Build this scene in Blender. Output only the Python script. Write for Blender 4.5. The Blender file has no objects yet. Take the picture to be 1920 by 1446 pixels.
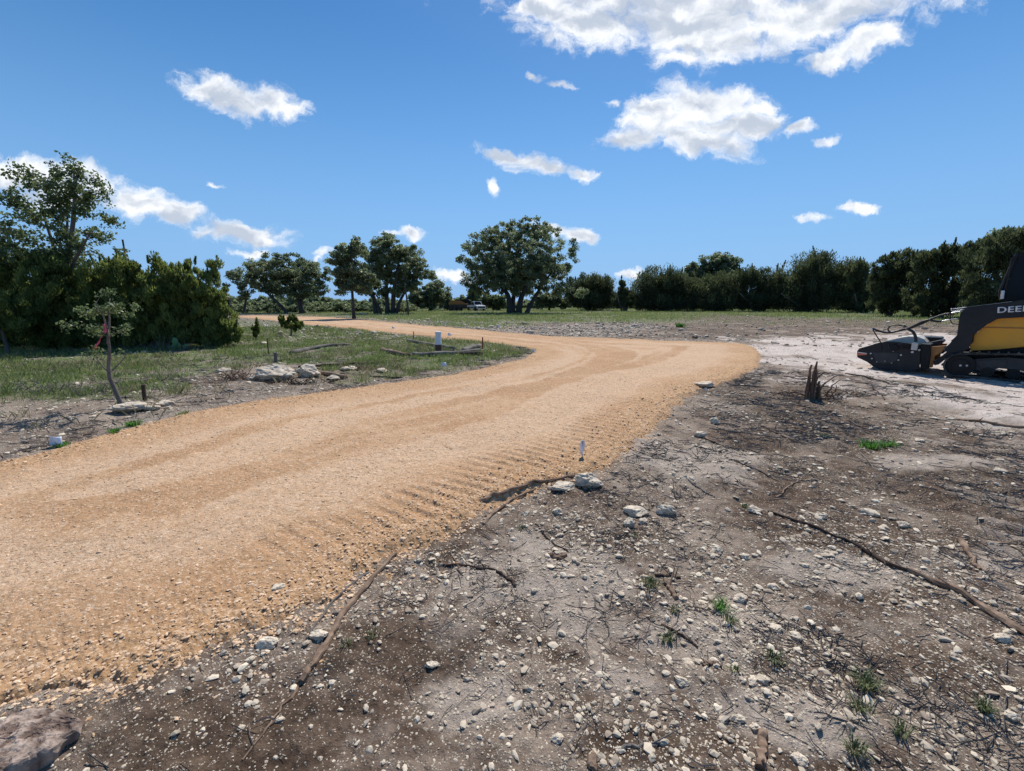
import bpy, bmesh, math, time
import numpy as np
from mathutils import Vector, Matrix
T0 = time.time()
sc = bpy.context.scene
COL = sc.collection
R = math.radians
rng = np.random.default_rng(7)

# ------------------------------------------------------------------ camera
F = 800.0; CX, CY = 960.0, 723.0; HOR = 568.0; CH = 1.65
PITCH = math.atan((CY - HOR) / F)
cam = bpy.data.cameras.new('camera'); camo = bpy.data.objects.new('camera', cam)
COL.objects.link(camo); sc.camera = camo
camo.location = (0, 0, CH); camo.rotation_euler = (R(90) - PITCH, 0, 0)
cam.sensor_fit = 'HORIZONTAL'; cam.sensor_width = 36; cam.lens = 36 * F / 1920
cam.clip_start = 0.05; cam.clip_end = 12000
sp, cp = math.sin(PITCH), math.cos(PITCH)
def ray(px, py):
    a = (px - CX) / F; b = -(py - CY) / F
    return (a, cp + b * sp, -sp + b * cp)
def G(px, py, z=0.0):                      # a point of the ground
    d = ray(px, py); t = (z - CH) / d[2]
    return np.array([d[0] * t, d[1] * t])
def PY(px, py, Y):                         # a point of the vertical plane at distance Y
    d = ray(px, py); t = Y / d[1]
    return (d[0] * t, CH + d[2] * t)

# ------------------------------------------------------------------ noise
_tab = np.random.default_rng(3).random((256, 256))
def vnoise(x, y):
    xi = np.floor(x).astype(np.int64); yi = np.floor(y).astype(np.int64)
    fx = x - xi; fy = y - yi
    fx = fx * fx * fx * (fx * (fx * 6 - 15) + 10); fy = fy * fy * fy * (fy * (fy * 6 - 15) + 10)
    x0 = xi & 255; x1 = (xi + 1) & 255; y0 = yi & 255; y1 = (yi + 1) & 255
    a = _tab[x0, y0] * (1 - fx) + _tab[x1, y0] * fx
    b = _tab[x0, y1] * (1 - fx) + _tab[x1, y1] * fx
    return a * (1 - fy) + b * fy
def fbm(x, y, o=4, g=0.5):
    s = 0; a = 1; n = 0
    for k in range(o):
        s = s + a * vnoise(x * 2 ** k + 17.3 * k, y * 2 ** k + 5.7 * k); n += a; a *= g
    return s / n
def sst(x, a, b):
    t = np.clip((x - a) / (b - a), 0, 1); return t * t * (3 - 2 * t)

# ------------------------------------------------------------------ regions, traced on the ground
ROAD_PX = [(-900,1062),(-400,957),(0,863),(100,842),(250,803),(400,768),(560,742),(700,722),(850,701),(940,684),(985,672),(1003,662),
           (995,655),(950,646),(860,637),(760,628),(640,615),(568,609.5),(530,603),(480,598),(430,593.5),(480,591.5),(560,594),(616,594.3),(700,602),(800,611),
           (900,620),(1000,629),(1100,634),(1200,638),(1300,641),(1400,645),(1425,655),(1428,688),(1390,708),(1330,722),
           (1290,750),(1252,775),(1232,810),(1190,850),(1150,872),(1090,893),(1010,918),(930,955),(885,990),(820,1032),(720,1062),
           (650,1112),(590,1160),(500,1205),(420,1238),(300,1272),(160,1322),(0,1362),(-500,1500),(-1400,1800)]
CHALK_PX = [(1395,640),(1500,636),(1620,630),(1760,628),(1960,636),(2300,640),(2500,860),(1960,800),(1830,782),(1760,752),(1690,724),(1573,708),(1440,706),(1405,700)]
GRASS1_PX = [(-700,700),(-300,672),(-300,610),(0,600),(430,598),(470,600),(600,606),(760,632),(860,640),(940,650),(975,660),(935,676),(850,692),(700,712),(560,690),(470,688),(390,700),(250,742),(120,745),(0,752),(-300,790)]
GRASS2_PX = [(700,598),(800,609),(900,616),(960,617),(1010,606),(1180,606),(1400,609),(1600,613),(1800,612),(2400,622),(3000,585),(2000,576),(1200,573),(300,573),(300,584),(560,590)]
STONY_PX = [(-300,800),(0,760),(200,745),(400,705),(480,690),(560,705),(700,718),(560,745),(250,800),(0,860),(-300,930)]
MULCH_PX = [(1330,590),(1500,596),(1700,600),(2200,606),(2300,632),(1750,632),(1620,629),(1400,640),(1150,634),(980,621),(1000,606),(1250,606)]
STONY2_PX = [(690,600),(780,598),(1000,612),(1180,606),(1240,612),(1180,632),(1000,628),(860,612)]
def topoly(pp): return np.array([G(*p) for p in pp])
def sdf(poly, x, y, arc=False):
    n = len(poly); best = np.full(x.shape, 1e18); s = np.zeros(x.shape); ins = np.zeros(x.shape, bool); L = 0
    for i in range(n):
        ax, ay = poly[i]; bx, by = poly[(i + 1) % n]
        dx, dy = bx - ax, by - ay; l2 = dx * dx + dy * dy + 1e-12
        t = np.clip(((x - ax) * dx + (y - ay) * dy) / l2, 0, 1)
        d = (x - ax - t * dx) ** 2 + (y - ay - t * dy) ** 2
        m = d < best
        best = np.where(m, d, best)
        if arc: s = np.where(m, L + t * math.sqrt(l2), s)
        L += math.sqrt(l2)
        c = ((ay > y) != (by > y)) & (x < (bx - ax) * (y - ay) / (by - ay + 1e-15) + ax)
        ins ^= c
    d = np.sqrt(best) * np.where(ins, 1, -1)
    return (d, s) if arc else d
def dens(pts):   # rounder corners for a traced outline
    p = pts
    for _ in range(2):
        q = np.roll(p, -1, 0); a = p * .75 + q * .25; b = p * .25 + q * .75
        p = np.stack([a, b], 1).reshape(-1, 2)
    return p
RP = dens(topoly(ROAD_PX)); CPY = topoly(CHALK_PX); G1 = topoly(GRASS1_PX); G2 = topoly(GRASS2_PX)
S1 = topoly(STONY_PX); M1 = topoly(MULCH_PX); S2 = topoly(STONY2_PX)
def rmod(x, y): return np.hypot(x, y)
def road_d(x, y, arc=False):
    r = rmod(x, y)
    w = (fbm(x * 2.2, y * 2.2, 4) - .5) * .30 + (fbm(x * 13, y * 13, 2) - .5) * .10
    o = sdf(RP, x, y, arc)
    return (o[0] + w, o[1]) if arc else o + w
def soft(poly, x, y, k=.5, f=1.0, amp=1.4):
    r = rmod(x, y); s = .25 + r * .06
    d = sdf(poly, x, y) / s + (fbm(x * f, y * f, 5, .6) - .5) * amp * 3
    return sst(d, -k, k)
_q = [G(1400, 700), G(640, 1118)]
_a = sdf(RP, np.array([v[0] for v in _q]), np.array([v[1] for v in _q]), True)[1]
ARC0, ARC1 = float(_a[0]), float(_a[1])
TRK = [(G(1690, 770), G(2060, 1150)), (G(1800, 770), G(2350, 1150))]
def base_h(x, y):
    r = rmod(x, y)
    h = (fbm(x * .5 + 9, y * .5, 3) - .5) * .10 * sst(r, 2, 9) * (1 - sst(r, 30, 60))
    h = h + (fbm(x * .012 + 4, y * .012 + 2, 2) - .5) * 1.2 * sst(r, 60, 160)
    h = h + 9 * sst(r, 400, 2500)
    return h
def ground_h(x, y, rd=None):
    r = rmod(x, y); f = 1 - sst(r, 25, 50)
    if rd is None: rd = road_d(x, y)
    n = (fbm(x * 2.6, y * 2.6, 4, .55) - .5) * .085 + (fbm(x * 17 + 3, y * 17, 3, .6) - .5) * .024
    # ribs pressed in the soil by a tracked machine
    rib = 0
    for (p_, q_) in TRK:
        dx, dy = q_ - p_; L = math.hypot(dx, dy); dx /= L; dy /= L
        t = (x - p_[0]) * dx + (y - p_[1]) * dy; u = (x - p_[0]) * dy - (y - p_[1]) * dx
        band = (1 - sst(np.abs(u), .17, .32)) * sst(t, 0, .4) * (1 - sst(t, L - .5, L)) * sst(fbm(x * 1.6 + 5, y * 1.6, 3), .34, .46)
        rib = rib + np.clip(np.sin(t * 2 * np.pi / .23 + fbm(x * 2, y * 2, 2) * 1.2) * 2.2, -1, 1) * .015 * band - .010 * band
    return base_h(x, y) + n * f + rib - .07 * sst(rd, 0.02, .3)
def road_h(x, y, rd, arc):
    r = rmod(x, y); f = 1 - sst(r, 25, 50)
    n = (fbm(x * 1.3 + 7, y * 1.3, 3) - .5) * .045 + (fbm(x * 12 + 3, y * 12, 3, .6) - .5) * .010
    m = (fbm(x * 40, y * 40, 2, .7) - .5) * .024 * (1 - sst(rd, .25, 1.0)) * (1 - sst(r, 7, 12))
    patch = sst(fbm(x * .8 + 31, y * .8, 2), .22, .38)
    band = sst(rd, .10, .35) * (1 - sst(rd, .8, 1.25)) * patch * (.10 + .90 * sst(arc, ARC0 - .5, ARC0 + .5) * (1 - sst(arc, ARC1 - .6, ARC1 + .2)))
    rs = sst(arc, ARC0 - .5, ARC0 + .5) * (1 - sst(arc, ARC1 - .6, ARC1 + .2))
    e0, e1 = G(1390, 708), G(640, 1118); el = e1 - e0; el = el / np.hypot(*el); sa = (x - e0[0]) * el[0] + (y - e0[1]) * el[1]
    rib = np.sin(sa * 2 * np.pi / .15 + fbm(x * 1.5, y * 1.5, 2) * 3 - rd * 4)
    rib = np.clip(rib * 1.6, -1, .5) * .0155 * band * (.5 + .5 * vnoise(x * 5, y * 5))
    lip = .018 * np.exp(-((rd - .16) / .10) ** 2)
    rut = -.012 * np.exp(-((rd - 1.25) / .25) ** 2) * sst(vnoise(x * .6, y * .6), .2, .6)
    return base_h(x, y) - .045 + .075 * sst(rd, -.10, .22) + (n + rib + lip + rut) * f + m

# ------------------------------------------------------------------ materials
def mat(name):
    m = bpy.data.materials.new(name); m.use_nodes = True
    return m, m.node_tree.nodes, m.node_tree.links, m.node_tree.nodes['Principled BSDF']
def nn(ns, t, **kw):
    n = ns.new(t)
    for k, v in kw.items():
        if k in n.inputs.keys() if hasattr(n, 'inputs') else False: n.inputs[k].default_value = v
        else: setattr(n, k, v)
    return n
def simple(name, col, rough=.6, metal=0., var=.15, scale=8, bump=.2, bscale=60, spec=.5, dust=None):
    m, ns, ls, b = mat(name)
    tc = ns.new('ShaderNodeTexCoord'); no = nn(ns, 'ShaderNodeTexNoise', Scale=scale, Detail=6.0, Roughness=.65)
    ls.new(tc.outputs['Object'], no.inputs['Vector'])
    cr = ns.new('ShaderNodeMix'); cr.data_type = 'RGBA'
    cr.inputs[6].default_value = (*[c * (1 - var) for c in col], 1); cr.inputs[7].default_value = (*[min(1, c * (1 + var)) for c in col], 1)
    ls.new(no.outputs[0], cr.inputs[0]); out = cr.outputs[2]
    if dust:
        n2 = nn(ns, 'ShaderNodeTexNoise', Scale=3.0, Detail=8.0, Roughness=.7); ls.new(tc.outputs['Object'], n2.inputs['Vector'])
        mr = ns.new('ShaderNodeMapRange'); mr.inputs[1].default_value = .42; mr.inputs[2].default_value = .75; mr.inputs[4].default_value = dust[3]
        ls.new(n2.outputs[0], mr.inputs[0])
        mx = ns.new('ShaderNodeMix'); mx.data_type = 'RGBA'; mx.inputs[7].default_value = (*dust[:3], 1)
        ls.new(mr.outputs[0], mx.inputs[0]); ls.new(out, mx.inputs[6]); out = mx.outputs[2]
    ls.new(out, b.inputs['Base Color'])
    b.inputs['Roughness'].default_value = rough; b.inputs['Metallic'].default_value = metal; b.inputs['Specular IOR Level'].default_value = spec
    if bump:
        nb = nn(ns, 'ShaderNodeTexNoise', Scale=bscale, Detail=5.0); ls.new(tc.outputs['Object'], nb.inputs['Vector'])
        bp = ns.new('ShaderNodeBump'); bp.inputs['Strength'].default_value = bump; bp.inputs['Distance'].default_value = .02
        ls.new(nb.outputs[0], bp.inputs['Height']); ls.new(bp.outputs[0], b.inputs['Normal'])
    return m
def mixc(ns, ls, fac, a, b):
    m = ns.new('ShaderNodeMix'); m.data_type = 'RGBA'
    for s, i in ((fac, 0), (a, 6), (b, 7)):
        if hasattr(s, 'default_value') and hasattr(s, 'is_output'): ls.new(s, m.inputs[i])
        else: m.inputs[i].default_value = (*s, 1) if i else s
    return m.outputs[2]
def mr(ns, ls, v, a, b, c=0., d=1., smooth=True):
    m = ns.new('ShaderNodeMapRange'); m.interpolation_type = 'SMOOTHSTEP' if smooth else 'LINEAR'
    for i, k in ((1, a), (2, b), (3, c), (4, d)): m.inputs[i].default_value = k
    ls.new(v, m.inputs[0]); return m.outputs[0]
def ma(ns, ls, op, a, b):
    m = ns.new('ShaderNodeMath'); m.operation = op
    for i, s in enumerate((a, b)):
        if hasattr(s, 'is_output'): ls.new(s, m.inputs[i])
        else: m.inputs[i].default_value = s
    return m.outputs[0]

def ground_mat():
    m, ns, ls, b = mat('soil_and_chalk')
    tc = ns.new('ShaderNodeTexCoord'); P = tc.outputs['Object']
    at = ns.new('ShaderNodeAttribute'); at.attribute_name = 'zones'
    sep = ns.new('ShaderNodeSeparateColor'); ls.new(at.outputs['Color'], sep.inputs[0])
    a2 = ns.new('ShaderNodeAttribute'); a2.attribute_name = 'zones_more'
    se2 = ns.new('ShaderNodeSeparateColor'); ls.new(a2.outputs['Color'], se2.inputs[0])
    def noise(s, d=6, r=.6, off=0):
        n = nn(ns, 'ShaderNodeTexNoise', Scale=float(s), Detail=float(d), Roughness=r)
        if off:
            mp = ns.new('ShaderNodeMapping'); mp.inputs['Location'].default_value = (off, off * 1.7, 0); ls.new(P, mp.inputs[0]); ls.new(mp.outputs[0], n.inputs['Vector'])
        else: ls.new(P, n.inputs['Vector'])
        return n.outputs[0]
    n1 = noise(1.1, 8, .62); n2 = noise(7, 8, .7, 3.1); n3 = noise(90, 4, .7, 1.2); n4 = noise(.35, 5, .6, 8.)
    soil = mixc(ns, ls, mr(ns, ls, n1, .40, .62), (.108, .070, .047), (.325, .25, .19))
    soil = mixc(ns, ls, mr(ns, ls, n2, .45, .72, 0, .65), soil, (.39, .315, .25))
    soil = mixc(ns, ls, mr(ns, ls, n2, .30, .44, .7, 0), soil, (.058, .042, .031))
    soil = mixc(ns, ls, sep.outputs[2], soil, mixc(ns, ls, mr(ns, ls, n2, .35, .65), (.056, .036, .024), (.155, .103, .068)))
    # dusty pale blend (zones_more R)
    soil = mixc(ns, ls, ma(ns, ls, 'MULTIPLY', se2.outputs[0], mr(ns, ls, n2, .25, .6, .55, 1.)), soil, mixc(ns, ls, n2, (.32, .255, .20), (.54, .45, .37)))
    gr = mixc(ns, ls, mr(ns, ls, n2, .35, .65), (.095, .125, .045), (.14, .185, .058))
    gr = mixc(ns, ls, mr(ns, ls, n1, .45, .6), gr, (.19, .155, .12))
    soil = mixc(ns, ls, ma(ns, ls, 'MULTIPLY', sep.outputs[1], mr(ns, ls, n2, .2, .5, .5, 1)), soil, gr)
    chalk = mixc(ns, ls, mr(ns, ls, n1, .35, .65), (.60, .50, .43), (.78, .68, .60))
    mp = ns.new('ShaderNodeMapping'); mp.inputs['Rotation'].default_value = (0, 0, R(14)); mp.inputs['Scale'].default_value = (1.2, 6, 1); ls.new(P, mp.inputs[0])
    ns_ = nn(ns, 'ShaderNodeTexNoise', Scale=1.3, Detail=9.0, Roughness=.68); ls.new(mp.outputs[0], ns_.inputs['Vector'])
    chalk = mixc(ns, ls, mr(ns, ls, ns_.outputs[0], .50, .68, 0, .75), chalk, (.22, .18, .155))
    chalk = mixc(ns, ls, mr(ns, ls, n3, .35, .6, .35, 0), chalk, (.26, .22, .19))
    c = mixc(ns, ls, sep.outputs[0], soil, chalk)
    c = mixc(ns, ls, mr(ns, ls, n3, .34, .50, .45, 0), c, (.05, .038, .030))
    # small stones set in the soil
    hs = []
    for sc_, thr, dth, off in ((110., .80, .40, 0), (60., .87, .36, 5.), (30., .92, .32, 9.)):
        v = ns.new('ShaderNodeTexVoronoi'); v.inputs['Scale'].default_value = sc_; v.inputs['Randomness'].default_value = 1.
        mp = ns.new('ShaderNodeMapping'); mp.inputs['Location'].default_value = (off, off, 0)
        wn = nn(ns, 'ShaderNodeTexNoise', Scale=sc_ * 1.3, Detail=2.0); ls.new(P, wn.inputs['Vector'])
        av = ns.new('ShaderNodeVectorMath'); av.operation = 'MULTIPLY_ADD'; ls.new(wn.outputs['Color'], av.inputs[0]); av.inputs[1].default_value = (.5 / sc_,) * 3; ls.new(P, av.inputs[2])
        ls.new(av.outputs[0], mp.inputs[0]); ls.new(mp.outputs[0], v.inputs['Vector'])
        sc3 = ns.new('ShaderNodeSeparateColor'); ls.new(v.outputs['Color'], sc3.inputs[0])
        cov = ma(ns, ls, 'SUBTRACT', thr, ma(ns, ls, 'MULTIPLY', ma(ns, ls, 'ADD', mr(ns, ls, n1, .42, .62), se2.outputs[1]), .20))
        on = ma(ns, ls, 'GREATER_THAN', sc3.outputs[0], cov)
        msk = ma(ns, ls, 'MULTIPLY', on, mr(ns, ls, v.outputs['Distance'], dth * .8, dth, 1, 0))
        col = mixc(ns, ls, sc3.outputs[1], (.32, .26, .20), (.66, .57, .45))
        c = mixc(ns, ls, ma(ns, ls, 'MULTIPLY', msk, .9), c, col)
        hh = ma(ns, ls, 'MULTIPLY', msk, mr(ns, ls, v.outputs['Distance'], 0, dth, 1, .2))
        hs.append(ma(ns, ls, 'MULTIPLY', hh, .35 / sc_))
    ls.new(c, b.inputs['Base Color']); b.inputs['Roughness'].default_value = .95; b.inputs['Specular IOR Level'].default_value = .15
    h = ma(ns, ls, 'ADD', hs[0], ma(ns, ls, 'ADD', hs[1], hs[2]))
    h = ma(ns, ls, 'ADD', h, ma(ns, ls, 'MULTIPLY', n3, .010)); h = ma(ns, ls, 'ADD', h, ma(ns, ls, 'MULTIPLY', n2, .03))
    bp = ns.new('ShaderNodeBump'); bp.inputs['Strength'].default_value = 1.; bp.inputs['Distance'].default_value = 1.
    ls.new(h, bp.inputs['Height']); ls.new(bp.outputs[0], b.inputs['Normal'])
    return m
def road_mat():
    m, ns, ls, b = mat('crushed_limestone')
    tc = ns.new('ShaderNodeTexCoord'); P = tc.outputs['Object']
    at = ns.new('ShaderNodeAttribute'); at.attribute_name = 'zones'
    sep = ns.new('ShaderNodeSeparateColor'); ls.new(at.outputs['Color'], sep.inputs[0])
    n1 = nn(ns, 'ShaderNodeTexNoise', Scale=.55, Detail=7.0, Roughness=.6); ls.new(P, n1.inputs['Vector'])
    n2 = nn(ns, 'ShaderNodeTexNoise', Scale=9.0, Detail=8.0, Roughness=.7); ls.new(P, n2.inputs['Vector'])
    c = mixc(ns, ls, mr(ns, ls, n1.outputs[0], .35, .65), (.51, .292, .152), (.60, .385, .228))
    c = mixc(ns, ls, sep.outputs[0], c, (.50, .295, .145))      # loose fresh edge
    c = mixc(ns, ls, ma(ns, ls, 'MULTIPLY', sep.outputs[1], .8), c, (.66, .455, .295))     # paler driven lanes
    c = mixc(ns, ls, ma(ns, ls, 'MULTIPLY', sep.outputs[2], .75), c, (.46, .262, .135))
    c = mixc(ns, ls, mr(ns, ls, n2.outputs[0], .52, .75, 0, .45), c, (.36, .235, .125))
    hs = []
    for sc_, k in ((85., .55), (30., .7)):
        v = ns.new('ShaderNodeTexVoronoi'); v.inputs['Scale'].default_value = sc_
        wn = nn(ns, 'ShaderNodeTexNoise', Scale=sc_, Detail=2.0); ls.new(P, wn.inputs['Vector'])
        av = ns.new('ShaderNodeVectorMath'); av.operation = 'MULTIPLY_ADD'; ls.new(wn.outputs['Color'], av.inputs[0]); av.inputs[1].default_value = (.6 / sc_,) * 3; ls.new(P, av.inputs[2])
        ls.new(av.outputs[0], v.inputs['Vector'])
        s3 = ns.new('ShaderNodeSeparateColor'); ls.new(v.outputs['Color'], s3.inputs[0])
        on = 1. if sc_ > 40 else ma(ns, ls, 'GREATER_THAN', s3.outputs[2], .62)
        dk = mr(ns, ls, v.outputs['Distance'], .40, .62, 0, .30)
        if sc_ < 40: dk = ma(ns, ls, 'MULTIPLY', dk, on)
        c = mixc(ns, ls, dk, c, (.26, .155, .080))
        # each stone has its own tone
        li = mr(ns, ls, s3.outputs[0], .72, 1., 0, .55 if sc_ > 40 else .35); c = mixc(ns, ls, ma(ns, ls, 'MULTIPLY', li, on), c, (.84, .66, .48))
        da = mr(ns, ls, s3.outputs[1], .75, 1., 0, .5); c = mixc(ns, ls, ma(ns, ls, 'MULTIPLY', da, on), c, (.43, .26, .135))
        hh = ma(ns, ls, 'MULTIPLY', mr(ns, ls, v.outputs['Distance'], 0, .62, 1, 0), ma(ns, ls, 'ADD', ma(ns, ls, 'MULTIPLY', s3.outputs[1], .7), .3))
        hh = ma(ns, ls, 'MULTIPLY', hh, on)
        hs.append(ma(ns, ls, 'MULTIPLY', hh, k * .42 / sc_))
    ls.new(c, b.inputs['Base Color']); b.inputs['Roughness'].default_value = .95; b.inputs['Specular IOR Level'].default_value = .12
    h = ma(ns, ls, 'ADD', hs[0], hs[1]); h = ma(ns, ls, 'ADD', h, ma(ns, ls, 'MULTIPLY', n2.outputs[0], .03))
    bp = ns.new('ShaderNodeBump'); bp.inputs['Strength'].default_value = 1.; bp.inputs['Distance'].default_value = 1.
    ls.new(h, bp.inputs['Height']); ls.new(bp.outputs[0], b.inputs['Normal'])
    return m
def tint_mat(name, a, bcol, rough=.8, trans=0., var_scale=0, spec=.3, bump=0):
    m, ns, ls, b = mat(name)
    at = ns.new('ShaderNodeAttribute'); at.attribute_name = 'tint'
    c = mixc(ns, ls, at.outputs['Fac'], a, bcol)
    tc = ns.new('ShaderNodeTexCoord')
    if var_scale:
        no = nn(ns, 'ShaderNodeTexNoise', Scale=float(var_scale), Detail=5.0, Roughness=.7); ls.new(tc.outputs['Object'], no.inputs['Vector'])
        c = mixc(ns, ls, mr(ns, ls, no.outputs[0], .4, .75, 0, .5), c, tuple(k * .45 for k in a))
    ls.new(c, b.inputs['Base Color']); b.inputs['Roughness'].default_value = rough; b.inputs['Specular IOR Level'].default_value = spec
    if bump:
        no = nn(ns, 'ShaderNodeTexNoise', Scale=float(bump), Detail=6.0, Roughness=.7); ls.new(tc.outputs['Object'], no.inputs['Vector'])
        bp = ns.new('ShaderNodeBump'); bp.inputs['Strength'].default_value = .8; bp.inputs['Distance'].default_value = .25 / bump
        ls.new(no.outputs[0], bp.inputs['Height']); ls.new(bp.outputs[0], b.inputs['Normal'])
    if trans:
        tr = ns.new('ShaderNodeBsdfTranslucent'); hsv = ns.new('ShaderNodeHueSaturation'); hsv.inputs['Value'].default_value = 1.5; hsv.inputs['Saturation'].default_value = 1.1
        ls.new(c, hsv.inputs['Color']); ls.new(hsv.outputs[0], tr.inputs[0])
        mx = ns.new('ShaderNodeMixShader'); mx.inputs[0].default_value = trans
        ls.new(b.outputs[0], mx.inputs[1]); ls.new(tr.outputs[0], mx.inputs[2]); ls.new(mx.outputs[0], ns['Material Output'].inputs[0])
    return m
M = dict(
    soil=ground_mat(), road=road_mat(),
    oak=tint_mat('oak_leaves', (.082, .108, .056), (.25, .285, .155), .5, .50, spec=.6),
    oak_near=tint_mat('post_oak_leaves', (.065, .095, .038), (.21, .25, .115), .5, .48, spec=.5),
    juniper=tint_mat('juniper_sprays', (.078, .108, .032), (.25, .285, .095), .7, .50, spec=.25),
    juniper_far=tint_mat('juniper_sprays_dry', (.045, .058, .030), (.135, .155, .075), .75, .42, spec=.2),
    grass=tint_mat('grass_blades', (.095, .130, .042), (.28, .32, .125), .6, .35, spec=.3),
    drygrass=tint_mat('dry_grass_blades', (.12, .11, .06), (.36, .31, .19), .7, .3),
    dullgrass=tint_mat('dull_grass_blades', (.065, .085, .035), (.19, .21, .10), .6, .3),
    green=tint_mat('fresh_grass', (.05, .13, .03), (.16, .32, .07), .5, .35),
    bark=tint_mat('bark', (.045, .038, .034), (.12, .105, .095), .95, 0, 9, bump=40),
    greybark=tint_mat('grey_dry_wood', (.10, .085, .075), (.26, .23, .205), .9, 0, 14, bump=50),
    wood=tint_mat('stripped_wood', (.13, .075, .048), (.38, .265, .18), .85, 0, 22, bump=70),
    stumpwood=tint_mat('splintered_wood', (.10, .055, .036), (.32, .19, .12), .9, 0, 20, bump=60),
    darkwood=tint_mat('dark_wood', (.035, .022, .017), (.11, .07, .05), .9, 0, 22, bump=70),
    stone=tint_mat('limestone_pebbles', (.27, .21, .155), (.76, .645, .49), .9, 0, 0),
    rock=tint_mat('limestone_rock', (.50, .40, .30), (.86, .745, .57), .92, 0, 16, bump=34),
    browrock=tint_mat('stained_rock', (.17, .115, .088), (.46, .36, .29), .9, 0, 14, bump=30),
    gravel=tint_mat('orange_gravel', (.44, .27, .14), (.84, .61, .41), .9, 0, 0),
    cactus=simple('cactus_skin', (.13, .24, .09), .5, var=.2, bump=.3, bscale=90),
    white=simple('white_plastic', (.74, .76, .80), .45, var=.04, bump=.05),
    flag=simple('flag_plastic', (.78, .82, .90), .4, var=.03, bump=0),
    wire=simple('flag_wire', (.18, .17, .16), .4, .7, bump=0),
    pink=simple('pink_tape', (.75, .10, .16), .4, var=.1, bump=0),
    red=simple('red_paint', (.34, .045, .04), .7, var=.2, bump=.2),
    brownpost=simple('brown_post', (.115, .062, .045), .8, var=.3, bump=.3, bscale=30),
    rust=simple('rusty_steel', (.10, .055, .04), .85, var=.3),
    black=simple('black_paint', (.010, .011, .014), .5, var=.2, bump=.1, dust=(.10, .085, .07, .18), spec=.35),
    blacksat=simple('satin_black', (.006, .007, .008), .6, var=.2, bump=.05, dust=(.10, .085, .07, .12), spec=.3),
    rubber=simple('rubber', (.022, .022, .023), .8, var=.2, bump=.5, bscale=35, dust=(.26, .225, .19, .6)),
    yellow=simple('yellow_paint', (.80, .36, .015), .4, var=.06, bump=.03, dust=(.34, .22, .10, .3)),
    steel=simple('bare_steel', (.55, .55, .55), .3, .8, var=.15, bump=.05),
    greycover=simple('grey_deck', (.60, .57, .51), .6, var=.12, bump=.1, dust=(.3, .26, .22, .5)),
    hose=simple('hose_rubber', (.015, .015, .016), .45, var=.1, bump=.2),
    glass=simple('tinted_glass', (.008, .010, .014), .12, 0, var=0, bump=0, spec=.12),
    lettering=simple('white_lettering', (.72, .72, .72), .5, var=.03, bump=0),
    frame=simple('grey_track_frame', (.025, .026, .028), .6, var=.2, bump=.2, dust=(.14, .12, .10, .3)),
    decal=simple('orange_decal', (.55, .16, .08), .5, var=.1, bump=0),
    orange=simple('faded_orange_paint', (.40, .17, .045), .6, var=.2, bump=.1),
    truckwhite=simple('white_car_paint', (.72, .74, .76), .25, var=.03, bump=0),
    lens=simple('lamp_red', (.4, .02, .02), .3, bump=0),
)

# ------------------------------------------------------------------ mesh helpers
def fast_mesh(name, V, Fc, mats, tint=None, smooth=False, mi=None, attrs=None):
    V = np.ascontiguousarray(V, np.float32); me = bpy.data.meshes.new(name)
    if not isinstance(Fc, (list, tuple)): Fc = [Fc]
    Fc = [np.asarray(f, np.int32) for f in Fc if len(f)]
    me.vertices.add(len(V)); me.vertices.foreach_set('co', V.ravel())
    li = np.concatenate([f.ravel() for f in Fc]); tot = np.concatenate([np.full(len(f), f.shape[1], np.int32) for f in Fc])
    st = np.concatenate([[0], np.cumsum(tot)[:-1]]).astype(np.int32)
    me.loops.add(len(li)); me.loops.foreach_set('vertex_index', li)
    me.polygons.add(len(tot)); me.polygons.foreach_set('loop_start', st); me.polygons.foreach_set('loop_total', tot)
    if mi is not None: me.polygons.foreach_set('material_index', np.asarray(mi, np.int32))
    me.update(calc_edges=True)
    me.polygons.foreach_set('use_smooth', np.full(len(tot), bool(smooth)))
    for m in (mats if isinstance(mats, (list, tuple)) else [mats]): me.materials.append(m)
    if tint is not None:
        a = me.attributes.new('tint', 'FLOAT', 'POINT'); a.data.foreach_set('value', np.asarray(tint, np.float32))
    for k, v in (attrs or {}).items():
        a = me.attributes.new(k, 'FLOAT_COLOR', 'POINT'); a.data.foreach_set('color', np.asarray(v, np.float32).ravel())
    return me
def link(name, me, parent=None, loc=None, rot=None, scale=None):
    o = bpy.data.objects.new(name, me); COL.objects.link(o)
    if parent is not None: o.parent = parent
    if loc is not None: o.location = loc
    if rot is not None: o.rotation_euler = rot
    if scale is not None: o.scale = scale
    return o
def tag(o, label=None, cat=None, group=None, kind=None):
    for k, v in (('label', label), ('category', cat), ('group', group), ('kind', kind)):
        if v: o[k] = v
    return o
def empty(name, loc, label, cat, group=None, rz=0):
    o = bpy.data.objects.new(name, None); COL.objects.link(o); o.location = loc; o.rotation_euler = (0, 0, rz); o.empty_display_size = .2
    return tag(o, label, cat, group)
def copy_tree(o, parent=None):
    c = o.copy(); COL.objects.link(c)
    if parent is not None: c.parent = parent
    for ch in list(o.children): copy_tree(ch, c)
    return c
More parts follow.
